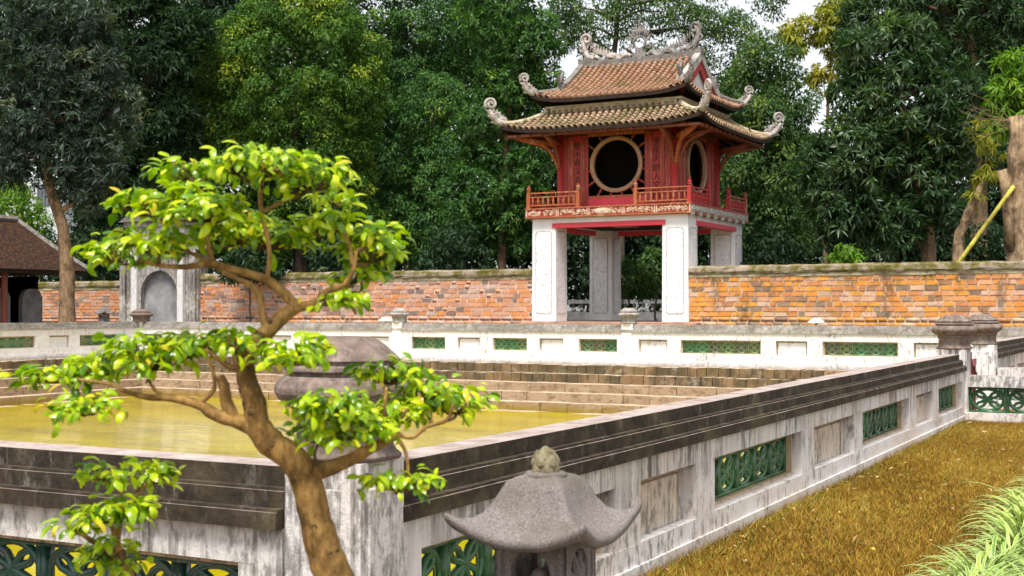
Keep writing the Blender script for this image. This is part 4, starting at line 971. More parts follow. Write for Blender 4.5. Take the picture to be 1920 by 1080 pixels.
tree('mango_tree', 'leafy tree with long drooping leaves left of the pavilion roof', M['leaf_teal'], BB, g(940,60), [(985,70,70),(940,150,60),(1010,150,45),(900,230,50),(925,330,75),(985,300,55),(880,380,65),(1000,390,45),(940,420,60),(1000,230,40),(940,10,80)], 60, 0.22, young=0.12,
     trunk=[(*g(942,60),TZ-.1),(*g(940,60),at(940,430,60).z),(*g(950,60),at(950,250,60).z),(*g(970,60),at(970,80,60).z)], **MANGO)
tree('broadleaf_tree', 'open crowned tree with sky gaps above the pavilion ridge', M['leaf_sparse'], BD, g(1165,74), [(1160,30,60),(1090,40,45),(1240,20,70),(1320,40,60),(1380,60,55),(1120,90,40),(1220,110,45),(1310,110,50),(1390,130,50),(1060,10,50),(1440,-5,45),(1050,70,35)], 74, 0.30,
     trunk=[(*g(1165,74),TZ-.1),(*g(1160,74),at(1160,300,74).z),(*g(1150,74),at(1150,120,74).z),(*g(1165,74),at(1160,-20,74).z)], dens=2.6, n_cl=14, L=0.22, W=0.10, young=0.16, core=0.0, shell=(0.30,1.0), keep=0.2, puff=0.55, fill=0.85)
tree('broadleaf_tree', 'bushy mid green tree just right of the pavilion eaves', M['leaf_sparse'], BD, g(1440,61), [(1440,240,75),(1400,190,60),(1480,180,55),(1430,330,85),(1490,300,60),(1400,420,75),(1470,420,75),(1440,110,55),(1390,300,60)], 61, 0.28, young=0.12, dens=4.8, n_cl=15, L=0.22, W=0.085, puff=0.6)
tree('mango_tree', 'large grey-green mango tree with leaning trunk behind the orange wall', M['leaf_mango'], BB, g(1745,52), [(1690,190,95),(1650,110,75),(1610,290,85),(1760,260,75),(1700,330,80),(1580,390,75),(1650,420,70),(1560,320,55),(1780,170,60),(1740,400,55),(1620,200,60),(1720,80,50)], 52, 0.34, young=0.05,
     trunk=[(*g(1745,52),TZ-.1),(*g(1740,52),at(1740,440,52).z),(*g(1725,52),at(1725,340,52).z),(*g(1700,52),at(1700,240,52).z),(*g(1690,52),at(1690,170,52).z)], dens=4.4, n_cl=15, L=0.40, W=0.095, whorl=True, hang=0.25, droop=0.14, puff=0.6)
tree('mango_tree', 'shaded tall tree with forked trunk at its top, behind the mango', M['leaf_mango'], BB, g(1835,64), [(1830,-10,70),(1750,20,80),(1900,60,75),(1660,10,70),(1880,190,60),(1800,130,50),(1930,20,70),(1600,40,40),(1850,290,60)], 64, 0.50, young=0.03,
     trunk=[(*g(1838,64),TZ-.1),(*g(1835,64),at(1835,300,64).z),(*g(1832,64),at(1832,120,64).z),(*g(1800,64),at(1800,-20,64).z)], dens=3.4, n_cl=14, L=0.38, W=0.095, whorl=True, hang=0.3, droop=0.14)
tree('mango_tree', 'tree with yellow-green young leaves beside the sky gap', M['leaf_yellow'], BB, g(1550,66), [(1565,60,38),(1590,110,34),(1500,65,34),(1545,150,26),(1575,30,40)], 66, 0.16, young=0.5, dens=3.4, n_cl=14, L=0.40, W=0.09, whorl=True, hang=0.7, droop=0.3, puff=0.45)
tree('mango_tree', 'bright lime green mango foliage above the sawn trunk', M['leaf_bright'], BB, g(1935,47), [(1915,130,40),(1900,180,38),(1930,220,45),(1880,240,22),(1950,150,50)], 47, 0.16, young=0.1, dens=4.4, n_cl=14, L=0.36, W=0.08, whorl=True, hang=0.6, droop=0.3, puff=0.40)
tree('mango_tree', 'drooping yellowish leaf sprays on the leaning pale trunk', M['leaf_yellow'], BP, g(1800,50), [(1845,335,22),(1865,310,18),(1830,365,16),(1850,250,30),(1870,275,20)], 50, 0.26, young=0.4, limbs=False,
     trunk=[(*g(1790,50),TZ-.1),(*g(1800,50),at(1800,440,50).z),(*g(1825,50),at(1825,380,50).z),(*g(1850,50),at(1850,335,50).z)], dens=4.0, n_cl=12, L=0.34, W=0.06, whorl=True, hang=0.9, droop=0.3, puff=0.28, core=0.0, fill=0.6)
# left: grey tree in front of the stele house
GREY = dict(dens=4.4, n_cl=16, L=0.30, W=0.062, puff=0.6, whorl=True, hang=0.25, droop=0.12)
tree('narrowleaf_tree', 'grey-green narrow leaved tree with ivy trunk before the stele house', M['leaf_grey'], BB, g(128,50), [(100,140,80),(40,120,75),(60,220,75),(140,220,70),(180,130,60),(30,290,60),(110,310,65),(190,290,60),(215,210,50),(60,40,70),(150,50,60),(160,370,40)], 50, 0.33, tz=0, young=0.10,
     trunk=[(*g(128,50),-.1),(*g(124,50),at(124,500,50).z),(*g(118,50),at(118,430,50).z),(*g(85,50),at(85,330,50).z),(*g(90,50),at(90,200,50).z)], **GREY)
tree('narrowleaf_tree', 'darker tree of narrow leaves behind the ivy trunk', M['leaf_dark'], BD, g(270,66), [(280,130,85),(230,250,75),(310,240,65),(250,40,80),(330,60,65),(270,340,70),(210,400,60),(330,370,70),(260,430,55)], 66, 0.4, young=0.06, **{**GREY, 'L':0.40, 'W':0.085})
# background wood, tree by tree
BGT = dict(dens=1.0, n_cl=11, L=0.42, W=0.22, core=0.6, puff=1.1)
for i, (px, lob, lab, mt) in enumerate((
    (40, [(30,180,110),(90,60,90),(-40,60,100),(60,470,50),(-30,300,90)], 'dark tree at the edge of the wood behind the stele house', 'leaf_dark'),
    (200, [(190,120,110),(200,300,110),(150,20,80),(180,470,80)], 'dark tree filling the gap behind the narrow leaved tree', 'leaf_dark'),
    (380, [(380,80,120),(360,260,110),(370,420,100),(440,-20,100)], 'dark background tree behind the arched gate', 'leaf_dark'),
    (560, [(560,100,140),(520,420,110),(620,440,100),(610,270,130),(470,230,120)], 'dark background tree behind the rounded tree', 'leaf_dark'),
    (740, [(740,160,120),(700,430,110),(800,420,110),(690,300,110)], 'dark background tree behind the ball-shaped tree', 'leaf_dark'),
    (920, [(930,250,100),(880,430,100),(970,430,100),(900,100,100),(1010,320,80)], 'dark background tree behind the drooping leaves', 'leaf_dark'),
    (1110, [(1100,330,80),(1060,430,90),(1160,400,90),(1200,300,80),(1110,230,60),(1060,190,40),(1090,520,70),(1190,510,70)], 'dark background tree seen under the pavilion', 'leaf_dark'),
    (1310, [(1300,320,90),(1260,430,90),(1340,420,90),(1330,230,70),(1360,200,60),(1280,520,70)], 'dark background tree behind the pavilion pillars', 'leaf_dark'),
    (1480, [(1470,330,90),(1430,430,90),(1530,420,90)], 'dark background tree right of the pavilion', 'leaf_dark'),
    (1680, [(1690,420,100),(1600,450,80),(1760,430,100),(1730,280,80),(1790,90,90)], 'dark background tree behind the mango tree', 'leaf_dark'),
    (1870, [(1860,420,110),(1940,400,110),(1880,260,110),(1900,90,110),(1800,20,90)], 'dark background tree behind the sawn trunk', 'leaf_dark'))):
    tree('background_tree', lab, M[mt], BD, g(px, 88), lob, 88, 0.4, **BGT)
print('LEAFTRIS', NLEAF)
# shrubs behind the wall
for px, py, r, d, mt, lab in ((470,480,45,58,'leaf_dark','dark shrub behind the wall next to the arched gate'),(850,470,55,57,'leaf_dark','dark shrub behind the pink wall near the pavilion'),(1180,520,38,60,'leaf_sparse','green shrub seen between the pavilion pillars'),
        (1230,500,36,62,'leaf_sparse','leafy shrub behind the front pillar of the pavilion'),(1585,478,22,50,'leaf_bright','pale green young shrub peeping over the orange wall'),(1450,470,50,55,'leaf_dark','dark shrub over the orange wall by the pavilion'),(1850,465,50,56,'leaf_dark','dark shrub behind the bamboo prop'),
        (640,470,45,60,'leaf_dark','dark shrub behind the middle of the pink wall'),(95,500,60,68,'leaf_dark','dark shrub behind the end of the stele house'),(185,480,60,66,'leaf_dark','dark shrub behind the shaded brick wall by the gate'),(30,395,50,75,'leaf_bright','bright green bush above the stele house roof')):
    tree('shrub', lab, M[mt], BD, g(px,d), [(px,py,r),(px-r*.7,py+r*.5,r*.7),(px+r*.7,py+r*.45,r*.7)], d, 0.06, dens=3.5, n_cl=12, L=0.24, W=0.09, spread=0.2, group='shrubs behind the walls', cat='shrub', limbs=False, puff=0.30)
# sawn trunk, stub and bamboo prop on the right
st = empty('sawn_trunk', (*g(1915,46), TZ), 0, 'thick sawn-off trunk with bare twigs over the orange wall', 'tree trunk')
o0 = Vector((*g(1915,46), TZ)); top = at(1912,218,46)-o0
m = MB(); n = 12; m.tube([Vector((0,0,-.1)).lerp(top, q/n)+Vector((.05*math.sin(q*1.3),0,0)) for q in range(n+1)], [.50-.13*min(1,q/5)+.03*math.sin(q*2.1) for q in range(n+1)], 22, wob=.09); m.build('trunk', BP, st, smooth=True)
P = [at(1900,470,46)-o0, at(1893,400,46)-o0, at(1886,340,46)-o0, at(1880,318,46)-o0]; m = MB(); m.tube(P, [.26,.22,.20,.18], 10, wob=.08); m.build('branch_stub', BP, st, smooth=True)
for q in range(16):
    a = at(1899+random.uniform(-4,4), 232+random.uniform(-8,14), 46)-o0; b = a+Vector((random.uniform(-1.9,-.2),random.uniform(-.7,.4),random.uniform(-.5,1.2)))
    m = MB(); m.tube([a, a.lerp(b,.5)+Vector((0,0,random.uniform(-.15,.25))), b], [.013,.009,.004], 4); m.build('twig', BB, st)
pa, pb = at(1800,492,45.6), at(1905,345,45.6); pa.z = TZ
bp = empty('bamboo_prop', pa, 0, 'yellow bamboo pole propped against the sawn trunk', 'pole'); dv = at(1903,348,45.7)-at(1798,492,45.7); pa2 = dv.normalized()
low = at(1798,492,45.7); kk = (low.z-TZ)/dv.z; low = low-dv*kk
bp.location = low; tv = at(1903,348,45.7)-low
m = MB(); nn = 12; pts = []; rr = []
for q in range(nn):
    pts += [tv*(q/nn), tv*((q+.05)/nn), tv*((q+.95)/nn)]; rr += [.085,.075,.075]
m.tube(pts, rr, 8); m.build('culm', M['bamboo'], bp, smooth=True)
# pale building far left and the fence seen under the pavilion
bl = empty('distant_building', at(20,500,110)*1.0, 0, 'pale building with barred windows glimpsed behind the left trees', 'building'); bl.location.z = 0; bl.rotation_euler = (0,0,R(YAW))
zt = at(0,335,110).z; m = MB(); m.box(-14, 4.2, 0, 8, 0, zt); m.build('wall', M['pale_wall'], bl)
for q in range(9):
    m = MB(); m.box(-13+q*1.9, -13+q*1.9+1.1, -.05, .02, zt-2.3, zt-.5); wd = m.build('window', M['window_glass'], bl)
    for j in range(4): mm = MB(); mm.box(-13+q*1.9+.12+j*.28, -13+q*1.9+.17+j*.28, -.09, -.05, zt-2.3, zt-.5); mm.build('bar', M['dark_metal'], wd)
ff = empty('garden_fence', (XC-9, 62, TZ), 0, 'grey latticed garden fence seen between the pavilion pillars', 'fence')
m = MB(); m.box(0,18,-.1,.1,0,.5); m.box(0,18,-.14,.14,.95,1.15); m.build('rail', M['stele_stone'], ff)
for q in range(36):
    m = MB(); m.lathe([(.05,.5),(.12,.62),(.06,.75),(.12,.86),(.05,.95)], 8, (.25+.5*q,0,0)); m.build('baluster', M['stele_stone'], ff)

# ================================================================== FOREGROUND: grass, strap plants
def grass(x0, x1, y0, y1, n, hmin, hmax, wd):
    X = rng.uniform(x0, x1, n); Y = rng.uniform(y0, y1, n)
    pat = 0.5+0.25*np.sin(X*2.3+1.3*np.sin(Y*0.9))+0.25*np.sin(Y*1.7+X*1.1+np.sin(X*3.1))
    edge = np.exp(-(X-(-2.9))/0.12)
    H = rng.uniform(hmin, hmax, n)*(0.75+0.5*pat)*(1+1.6*np.clip(edge,0,1)*rng.random(n)); a = rng.uniform(0, 6.283, n); ln = rng.uniform(0.2, 1.6, n)*H
    V = np.zeros((n,3,3)); wx, wy = np.cos(a)*wd, np.sin(a)*wd
    V[:,0] = np.stack([X-wx, Y-wy, np.zeros(n)],1); V[:,1] = np.stack([X+wx, Y+wy, np.zeros(n)],1)
    b = rng.uniform(0, 6.283, n); V[:,2] = np.stack([X+np.cos(b)*ln, Y+np.sin(b)*ln, H],1)
    F = np.arange(n*3, dtype=np.int32).reshape(-1,3)
    pat2 = 0.5+0.5*np.sin(X*9+2*np.sin(Y*7))*np.sin(Y*8+2*np.sin(X*6)); r = np.clip(0.62*rng.random(n)+0.20*pat+0.16*pat2-0.03, 0, 0.93); gr = rng.random(n) < 0.07+0.25*np.clip(edge,0,1)+0.25*((pat2 > .93) & (pat > .6)); r = np.where(gr, 0.99, r)
    return V.reshape(-1,3), F, r
V1, F1, r1 = grass(-2.90, -0.95, 6.0, 19.3, 170000, 0.018, 0.055, 0.0045)
V2, F2, r2 = grass(-2.90, -0.60, 0.5, 6.0, 14000, 0.030, 0.07, 0.005)
V3, F3, r3 = grass(-0.95, 3.0, 13.0, 19.3, 16000, 0.030, 0.07, 0.006)
o = inst('grass', np_mesh('grass', np.concatenate([V1,V2,V3]), np.concatenate([F1,F2+len(V1),F3+len(V1)+len(V2)]), M['grass_dry'], np.concatenate([r1,r2,r3])))
tag(o, 'short dry orange-brown grass beside the balustrade', 'grass', kind='stuff')
nl = 420; P_ = np.stack([rng.uniform(-2.88,-1.0,nl), rng.uniform(6.2,19.0,nl), rng.uniform(.02,.05,nl)],1); P_[:150,0] = -2.88+np.abs(rng.normal(0,.12,150))
A_ = unit(rng.normal(size=(nl,3))*np.array([1,1,.25])); Vl, Fl = leaf_arrays(P_, A_, unit(np.array([0,0,1.])+rng.normal(size=(nl,3))*.35), rng.uniform(.03,.09,nl), rng.uniform(.012,.03,nl), .05)
tag(inst('leaf_litter', np_mesh('leaf_litter', Vl, Fl, M['litter'], np.repeat(rng.random(nl),2))), 'dead leaves scattered on the dry grass', 'leaf litter', kind='stuff')
def strap_mesh(L, wd, bend, twist):
    m = MB(); n = 8; 
    for q in range(n+1):
        f = q/n; a = bend*f; y = L*(math.sin(a)/bend if bend > .01 else f); z = L*((1-math.cos(a))/bend)*-1
        # rises first, then arches over
        ang = R(78)-bend*f; 
        if q == 0: py, pz = 0.0, 0.0
        else: py += L/n*math.cos(ang); pz += L/n*math.sin(ang)
        w_ = wd*(0.55+1.0*math.sin(math.pi*min(1, .25+f*.75))**.7)*(1-f**6)*0.5+0.0006
        m.v += [(-w_, py, pz+w_*.35), (0, py, pz), (w_, py, pz+w_*.35)]
    uv = []
    for q in range(n):
        for k in range(2): m.f.append((q*3+k, q*3+k+1, q*3+k+4, q*3+k+3)); m.m.append(0); uv += [(k*.5,0),(k*.5+.5,0),(k*.5+.5,1),(k*.5,1)]
    me = m.mesh('leaf', M['strap_leaf'], True); u = me.uv_layers.new(name='UVMap')
    for i, c in enumerate(uv): u.data[i].uv = c
    return me, m.v, m.f, uv
straps = [strap_mesh(random.uniform(.34,.52), random.uniform(.011,.017), random.uniform(1.2,2.5), 0) for _ in range(9)]
k = 0
for row, xr in enumerate((-1.04, -0.74)):
    y = 5.2
    while y < 14.0:
        x = xr+random.uniform(-.05,.05)
        if (x*CA+y*SA)/(-x*SA+y*CA)*FPX+960 > 1985: y += .3; continue
        e = empty('strap_plant', (x, y, 0), random.uniform(0,6.28), 'clump of arching green and white striped strap leaves edging the dry grass', 'plant', 'striped strap plants along the grass'); 
        sc = random.uniform(.85,1.15); single = row == 0 and y > 6.6 and k < 9; VV = []; FF = []; UU = []
        if single: k += 1
        for q in range(64):
            me, v, f, uv = random.choice(straps); s = sc*random.uniform(.7,1.1)
            T = Matrix.Rotation(random.uniform(0,6.28), 4, 'Z') @ Matrix.Translation((0, random.uniform(0,.05), 0)) @ Matrix.Rotation(random.uniform(-.30,.30), 4, 'X') @ Matrix.Diagonal((s,s,s,1))
            if single: inst('leaf', me, e, T)
            else:
                b = len(VV); VV += [tuple(T @ Vector(p)) for p in v]; FF += [tuple(b+i for i in g_) for g_ in f]; UU += uv
        if not single:
            me = bpy.data.meshes.new('foliage'); me.from_pydata(VV, [], FF); me.materials.append(M['strap_leaf']); u = me.uv_layers.new(name='UVMap')
            u.data.foreach_set('uv', np.array(UU, dtype=np.float32).ravel()); me.polygons.foreach_set('use_smooth', [True]*len(FF)); ob = inst('foliage', me, e); ob['kind'] = 'stuff'
        y += random.uniform(.26,.34)

# ================================================================== STONE LANTERN
LD = 3.4; lp = at(1023, 940, LD); zl = lambda y: EYE-(y-HOR)/FPX*LD
dirv = (0.326*CA + 0.945*SA, 0.326*SA - 0.945*CA); lrz = math.atan2(dirv[1], dirv[0])+math.pi/4
le = empty('stone_lantern', (lp.x, lp.y, 0), lrz, 'weathered granite lantern with upturned square roof beside the balustrade', 'lantern')
def sq_ring(rho, n=12):
    P = []
    for s in range(4):
        for q in range(n):
            f = -1+2*q/n; a, b = ((f,-1),(1,f),(-f,1),(-1,-f))[s]; P.append((a,b))
    return P
m = MB(); HW = 0.188; rings = []
def ring_at(rho, z, lift, inset=0.0):
    out = []
    for a, b in sq_ring(rho):
        c = min(abs(a),abs(b)); k_ = c**2.3
        sag = 1-0.05*(1-c**2)                                # sides curve in a little
        out.append((a*HW*rho*sag*(1+0.04*k_), b*HW*rho*sag*(1+0.04*k_), z+lift*k_*max(0,(rho-.25)/.75)**2.6))
    return out
prof = [(0.20,1.170),(0.30,1.164),(0.40,1.150),(0.46,1.126),(0.53,1.096),(0.62,1.066),(0.74,1.042),(0.86,1.027),(0.96,1.021),(1.0,1.016),(1.005,1.006),(0.985,0.994),(0.92,0.990),(0.55,1.000)]
for rho, z in prof: rings.append(ring_at(rho, z, 0.064))
n = len(rings[0]); 
for r_ in rings: m.v += r_
for i in range(len(rings)-1):
    for q in range(n): m.f.append((i*n+q, i*n+(q+1)%n, (i+1)*n+(q+1)%n, (i+1)*n+q)); m.m.append(0)
m.f.append(tuple(range(n))[::-1]); m.m.append(0); m.f.append(tuple((len(rings)-1)*n+q for q in range(n))); m.m.append(0)
ro = m.build('roof', M['granite'], le, smooth=True)
m = MB(); m.lathe([(0.052,1.155),(0.058,1.166),(0.050,1.174),(0.03,1.176)], 16); m.build('cap_plate', M['granite'], ro, smooth=True)
# lotus-bud finial with petals
m = MB(); m.lathe([(.018,1.166),(.030,1.169),(.0345,1.182),(.034,1.197),(.028,1.214),(.018,1.229),(.008,1.238),(.002,1.241)], 18)
fin = m.build('finial', M['granite_moss'], le, smooth=True)
for tier, (zz, rr, cnt, h_) in enumerate(((1.176,.0350,6,.030),(1.192,.0335,6,.028),(1.208,.0270,5,.024))):
    for q in range(cnt):
        a = 2*math.pi*(q+.5*tier)/cnt; mm = MB(); P = []
        for i in range(5):
            f = i/4; r_ = rr*(1-.30*f*f)+.0030; hw = .55*(1-f**1.6)*2*math.pi/cnt*.85+.02
            P += [((r_-.003)*math.cos(a-hw), (r_-.003)*math.sin(a-hw), zz+h_*f), ((r_+.0030)*math.cos(a), (r_+.0030)*math.sin(a), zz+h_*f), ((r_-.003)*math.cos(a+hw), (r_-.003)*math.sin(a+hw), zz+h_*f)]
        mm.add(P, [(i*3+k, i*3+k+1, i*3+k+4, i*3+k+3) for i in range(4) for k in range(2)]); mm.build('petal', M['granite_moss'], fin, smooth=True)
BW = 0.096; z0, z1 = 0.80, 1.012
box = empty('light_box', (0,0,0)); box.parent = le
for k in range(4):
    m = MB(); nn = 24; cz, rc = 0.925, 0.056
    A = []; Bq = []
    for q in range(nn):
        a = 2*math.pi*q/nn; c, s_ = math.cos(a), math.sin(a); e_ = min(BW/max(abs(c),1e-6), (z1-cz if s_ > 0 else cz-z0)/max(abs(s_),1e-6)); A.append((e_*c, cz+e_*s_)); Bq.append((rc*c, cz+rc*s_))
    for y_ in (-BW, -BW+.028): m.v += [(x, y_, z) for x, z in A]+[(x, y_, z) for x, z in Bq]
    for q in range(nn):
        q2 = (q+1) % nn
        m.f += [(q,q2,nn+q2,nn+q), (2*nn+q,3*nn+q,3*nn+q2,2*nn+q2), (nn+q,nn+q2,3*nn+q2,3*nn+q)]; m.m += [0]*3
    m.box(-BW-.004, -BW+.016, -BW-.004, -BW+.002, z0, z1); m.box(BW-.016, BW+.004, -BW-.004, -BW+.002, z0, z1); m.box(-BW+.016, BW-.016, -BW-.004, -BW+.002, z1-.022, z1)
    if k in (1, 3):
        for a_ in (0.6, 1.25, 1.9, 2.55): m.tube([(0, -BW+.01, cz-.05), (.025*math.cos(a_), -BW+.004, cz-.05+.04*math.sin(a_)), (.062*math.cos(a_), -BW+.01, cz-.05+.10*math.sin(a_))], [.010,.015,.006], 6)
    else: m.lathe([(.004,.87),(.022,.885),(.026,.905),(.018,.925),(.004,.935)], 12, (.012,-BW+.03,0))
    m.xf(Matrix.Rotation(k*math.pi/2, 4, 'Z')); m.build('pierced_side', M['granite'], box)
m = MB(); m.box(-.13,.13,-.13,.13,.745,.80); m.box(-.10,.10,-.10,.10,.70,.745); m.build('platform', M['granite'], le, bevel=.006)
m = MB(); m.lathe([(.09,.10),(.075,.16),(.062,.30),(.062,.52),(.075,.64),(.095,.70)], 16); m.build('shaft', M['granite'], le, smooth=True)
m = MB(); m.box(-.19,.19,-.19,.19,0,.10); m.build('base', M['granite'], le, bevel=.01)

def copy_tree(o, parent=None):
    c = o.copy(); COL.objects.link(c)
    if parent is not None: c.parent = parent
    for ch in list(o.children): copy_tree(ch, c)
    return c
l2_ = copy_tree(le); p = at(195, 600, 50.0); l2_.location = (p.x, p.y, 0); l2_.scale = (1.5,1.5,1.43); l2_['label'] = 'grey stone lantern behind the pond corner pillar beside the arched gate'

# ================================================================== BONSAI
def leaf_mesh(L, wd, arch):
    m = MB(); n = 5; y = z = 0.0
    for q in range(n+1):
        f = q/n; ang = 0.35-arch*f
        if q: y += L/n*math.cos(ang); z += L/n*math.sin(ang)
        w_ = wd*.5*(math.sin(math.pi*min(1,f*.93+.04))**.75)*(1-.25*f)+.0004
        m.v += [(-w_, y, z-w_*.30), (0, y, z+w_*.12), (w_, y, z-w_*.30)]
    for q in range(n):
        for k in range(2): m.f.append((q*3+k, q*3+k+1, q*3+k+4, q*3+k+3)); m.m.append(0)
    return m
LV = [leaf_mesh(random.uniform(.030,.046), random.uniform(.014,.021), random.uniform(1.0,2.6)) for _ in range(8)]
LM = [q.mesh('leaf', M['bonsai_leaf'], True) for q in LV]
def limb_pts(pts, d0):
    return [at(q[0], q[1], d0+(q[3] if len(q) > 3 else 0)) for q in pts], [q[2]/FPX*d0*0.86 for q in pts]
def smooth_path(P, Rr, sub=4):
    out, ro_ = [], []
    n = len(P)
    for i in range(n-1):
        p0, p1, p2, p3 = P[max(i-1,0)], P[i], P[i+1], P[min(i+2,n-1)]
        for s in range(sub):
            t_ = s/sub; out.append(0.5*((2*p1)+(p2-p0)*t_+(2*p0-5*p1+4*p2-p3)*t_*t_+(3*p1-p0-3*p2+p3)*t_**3)); ro_.append(Rr[i]*(1-t_)+Rr[i+1]*t_)
    return out+[P[-1]], ro_+[Rr[-1]]
def bonsai(name, label, d0, base, trunk, branches, clusters, ind, pot_r):
    e = empty(name, (base.x, base.y, 0), random.uniform(0,6), label, 'bonsai'); e.rotation_euler = (0,0,0); off = Vector((base.x, base.y, 0))
    skel = []
    def tub(pts, nm, par, seg=10, wob=.06):
        P, Rr = limb_pts(pts, d0); P, Rr = smooth_path(P, Rr); skel.extend(zip(P, Rr))
        m = MB(); m.tube([p-off for p in P], [r*random.uniform(.94,1.06) for r in Rr], seg, wob=wob); return m.build(nm, M['bark_bonsai'], par, smooth=True)
    tr = tub(trunk, 'trunk', e, 16, .05)
    for br in branches: tub(br, 'branch', e, 9, .07)
    # knots
    P, Rr = limb_pts(trunk, d0); P, Rr = smooth_path(P, Rr, 5)
    for q in range(60 if ind > 100 else 6):
        i = random.randrange(len(P)-8); a = random.uniform(0,6.28); view = Vector((SA,-CA,0)); side = Vector((CA,SA,0))
        c = P[i]+(view*abs(math.cos(a))*.9+side*math.sin(a)*.9)*Rr[i]-off; m = MB(); rk = random.uniform(.004,.0095)
        m.lathe([(rk*1.5,-rk*.6),(rk*1.2,0),(rk*.6,rk*.5),(.0003,rk*.3)], 8); ax = (c+off-P[i]).normalized(); m.xf(Matrix.Translation(c) @ ax.to_track_quat('Z','Y').to_matrix().to_4x4()); m.build('knot', M['burl'], tr, smooth=True)
    if ind > 100:                                           # healed saw cut on the bend of the trunk
        c = at(458, 668, d0)+Vector((SA,-CA,0))*.024-off; m = MB(); m.lathe([(.024,-.02),(.023,0),(.019,.004),(.014,.001),(.012,-.004),(.002,-.005)], 16)
        m.xf(Matrix.Translation(c) @ Vector((SA-.25,-CA,.1)).normalized().to_track_quat('Z','Y').to_matrix().to_4x4()); m.build('saw_cut', M['bark_bonsai'], tr, smooth=True)
    twig = MB(); cand = []
    for cl in clusters:
        px, py, rx, ry = cl[:4]; dz = cl[4] if len(cl) > 4 else random.uniform(-.12,.12); c = at(px, py, d0+dz); s = d0/FPX; rx *= s; ry *= s
        near = min(skel, key=lambda q: (q[0]-(c-Vector((0,0,ry*.5)))).length)
        mid = near[0].lerp(c, .55)+Vector((random.uniform(-.02,.02),random.uniform(-.02,.02),-.012))
        hub = c-Vector((0,0,ry*.35)); twig.tube([p-off for p in smooth_path([near[0], mid, hub], [min(near[1],.006),.0038,.0026], 4)[0]], [.0052,.005,.0046,.0042,.0038,.0034,.003,.0028,.0026], 6)
        n = max(26, int(cl[2]*cl[3]/21))
        ntw = max(6, n//9); tips = []
        for q in range(ntw):
            a = random.uniform(0, 6.28); u = random.uniform(.35,.95); el = math.sqrt(max(0,1-u*u))*random.uniform(.35,1.1)-.30
            tip = c+Vector((CA,SA,0))*(rx*u*math.cos(a))+Vector((-SA,CA,0))*(rx*.75*u*math.sin(a))+Vector((0,0,ry*el*1.0)); tips.append(tip)
            md = hub.lerp(tip,.5)-Vector((0,0,.008)); twig.tube([hub-off, md-off, tip-off], [.0026,.002,.0012], 5)
        for q in range(n):
            tip = random.choice(tips); p = tip+Vector((random.gauss(0,.019),random.gauss(0,.019),random.gauss(0,.010)))
            o_ = (p-c); hd = Vector((o_.x/rx, o_.y/rx, 0)); yaw = math.atan2(hd.y, hd.x)-math.pi/2+random.gauss(0,.9) if hd.length > .15 else random.uniform(0,6.28)
            T = Matrix.Translation(p-off) @ Matrix.Rotation(yaw, 4, 'Z') @ Matrix.Rotation(random.gauss(0,.35), 4, 'X') @ Matrix.Rotation(random.gauss(0,.45), 4, 'Y') @ Matrix.Scale(random.uniform(.65,1.15), 4)
            cand.append((( p.x*-SA+p.y*CA), random.randrange(8), T))
    twig.build('twigs', M['burl'], e, smooth=True)['kind'] = 'stuff'
    cand.sort(key=lambda q: q[0]); VV = []; FF = []; rn = []
    for i, (_, j, T) in enumerate(cand):
        if i < ind: inst('leaf', LM[j], e, T)
        else:
            b = len(VV); VV += [tuple(T @ Vector(p)) for p in LV[j].v]; FF += [tuple(b+x for x in f) for f in LV[j].f]; rn += [random.random()]*len(LV[j].f)
    if VV:
        ob = inst('foliage', np_mesh('foliage', np.array(VV), np.array(FF), M['bonsai_leaf_s'], np.array(rn), True), e); ob['kind'] = 'stuff'
    zt = EYE-(trunk[0][1]-HOR)/FPX*d0
    m = MB(); m.lathe([(pot_r*.72,zt-.20),(pot_r*.80,zt-.17),(pot_r*.95,zt-.05),(pot_r*1.06,zt-.01),(pot_r*1.06,zt+.015),(pot_r*.95,zt+.015),(pot_r*.93,zt-.02),(.01,zt-.015)], 24); m.build('pot', M['glazed_pot'], e, smooth=True)
    m = MB(); m.box(-pot_r, pot_r, -pot_r, pot_r, zt-.26, zt-.20); m.box(-pot_r*.7, pot_r*.7, -pot_r*.7, pot_r*.7, .08, zt-.26); m.box(-pot_r, pot_r, -pot_r, pot_r, 0, .08); m.build('stand', M['granite'], e, bevel=.008)
    return e
D0 = 2.75
trunk = [(668,1235,58),(650,1150,48),(628,1085,42),(605,1020,37),(590,960,33),(574,900,33),(548,858,31),(508,830,30),(484,795,28),(478,755,24),(464,715,21),(460,675,20),(478,645,18),(505,618,17),(532,592,16),(556,574,14)]
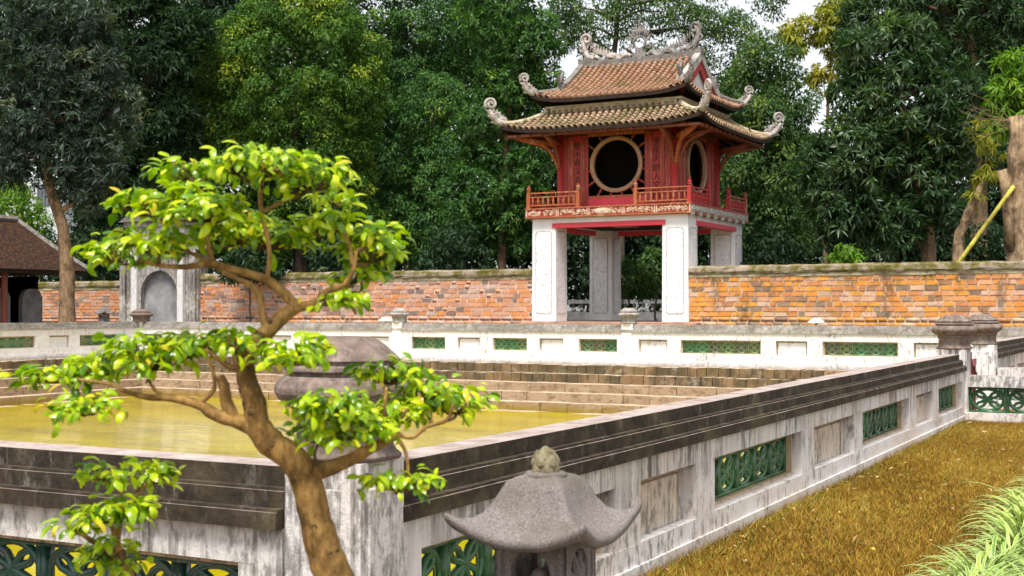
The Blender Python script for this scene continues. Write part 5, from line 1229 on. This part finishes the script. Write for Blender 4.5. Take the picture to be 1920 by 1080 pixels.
branches = [
 [(556,578,13),(538,556,11),(506,528,10),(470,514,9),(430,504,9),(396,494,9),(350,500,6),(310,499,5),(262,488,4)],
 [(500,618,10),(492,585,8),(486,552,8),(470,535,7),(440,520,6),(400,500,5)],
 [(552,578,12),(590,568,9),(615,545,7),(645,535,6),(662,505,5),(668,470,4)],
 [(398,494,6),(390,455,5),(382,420,4),(372,390,3)], [(396,492,5),(350,470,4),(320,440,4),(300,410,3)],
 [(500,525,6),(505,480,5),(500,440,5),(490,400,5),(488,360,5),(495,330,4)], [(492,398,4),(530,378,4),(565,365,3)],
 [(660,500,5),(655,460,4),(640,420,3)], [(612,548,6),(650,560,5),(668,590,3)],
 [(578,888,20),(615,878,18),(655,862,15),(700,838,12),(735,822,8),(752,812,6)],
 [(735,824,6),(725,795,5),(722,765,4),(725,725,3)], [(748,815,5),(775,820,4),(800,800,4),(838,787,4),(850,755,3)],
 [(745,820,5),(762,850,4),(764,900,4),(748,925,3)], [(700,838,7),(672,812,5),(640,800,4),(620,775,3)],
 [(490,806,22),(448,790,17),(405,778,14),(372,758,11),(322,746,9),(280,745,7),(240,735,5),(205,720,4),(150,712,3)],
 [(322,748,5),(290,730,4),(275,700,3)], [(205,722,3),(190,745,3),(165,770,2)], [(372,758,7),(402,730,5),(398,690,4),(385,660,3)],
 [(462,690,9),(432,688,7),(404,668,5),(385,655,4)], [(474,655,8),(520,672,5),(548,672,4)], [(440,785,13),(425,752,14),(420,722,12),(412,705,9)], [(470,735,17),(482,748,15),(488,765,12)]]
clusters = [(500,308,85,38),(445,315,40,34),(590,340,62,48),(628,375,36,30),(352,325,58,36),(300,385,85,58),(375,395,78,58),(440,440,85,58),(228,482,64,42),(300,458,70,44),(505,450,70,52),(600,428,58,46),(692,478,62,58),(660,520,48,36),(620,562,58,24),(700,440,40,30),
 (380,648,70,46),(285,678,80,44),(120,705,74,34),(190,690,58,40),(155,765,56,34),(545,668,68,48),(620,765,70,52),(598,815,50,42),(732,706,64,44),(800,738,68,38),(856,762,50,44),(740,778,58,38),(665,808,78,42),(745,905,58,38),(440,642,36,28),(260,650,46,30),(545,320,50,32)]
bonsai('bonsai_tree', 'potted bonsai with gnarled tan trunk and glossy yellow-green leaves', D0, at(660,1200,D0), trunk, branches, clusters, 300, .16)
t2 = [(262,1230,16),(258,1160,14),(248,1095,12),(235,1050,10),(222,1020,8),(215,990,6)]
b2_ = [[(240,1062,8),(205,1030,7),(170,1010,6),(140,985,4)],[(222,1018,7),(228,970,6),(232,930,5),(218,900,4)],[(230,950,5),(262,925,4),(275,905,3)],[(216,990,5),(198,975,4),(180,960,3)]]
c2 = [(192,890,38,26),(275,893,48,38),(188,965,66,34),(235,955,48,28),(210,1032,38,36),(140,985,30,26),(240,1055,34,30)]
bonsai('bonsai_tree', 'small twiggy bonsai with sparse leaves before the grimy balustrade', D0, at(262,1200,D0), t2, b2_, c2, 90, .10)
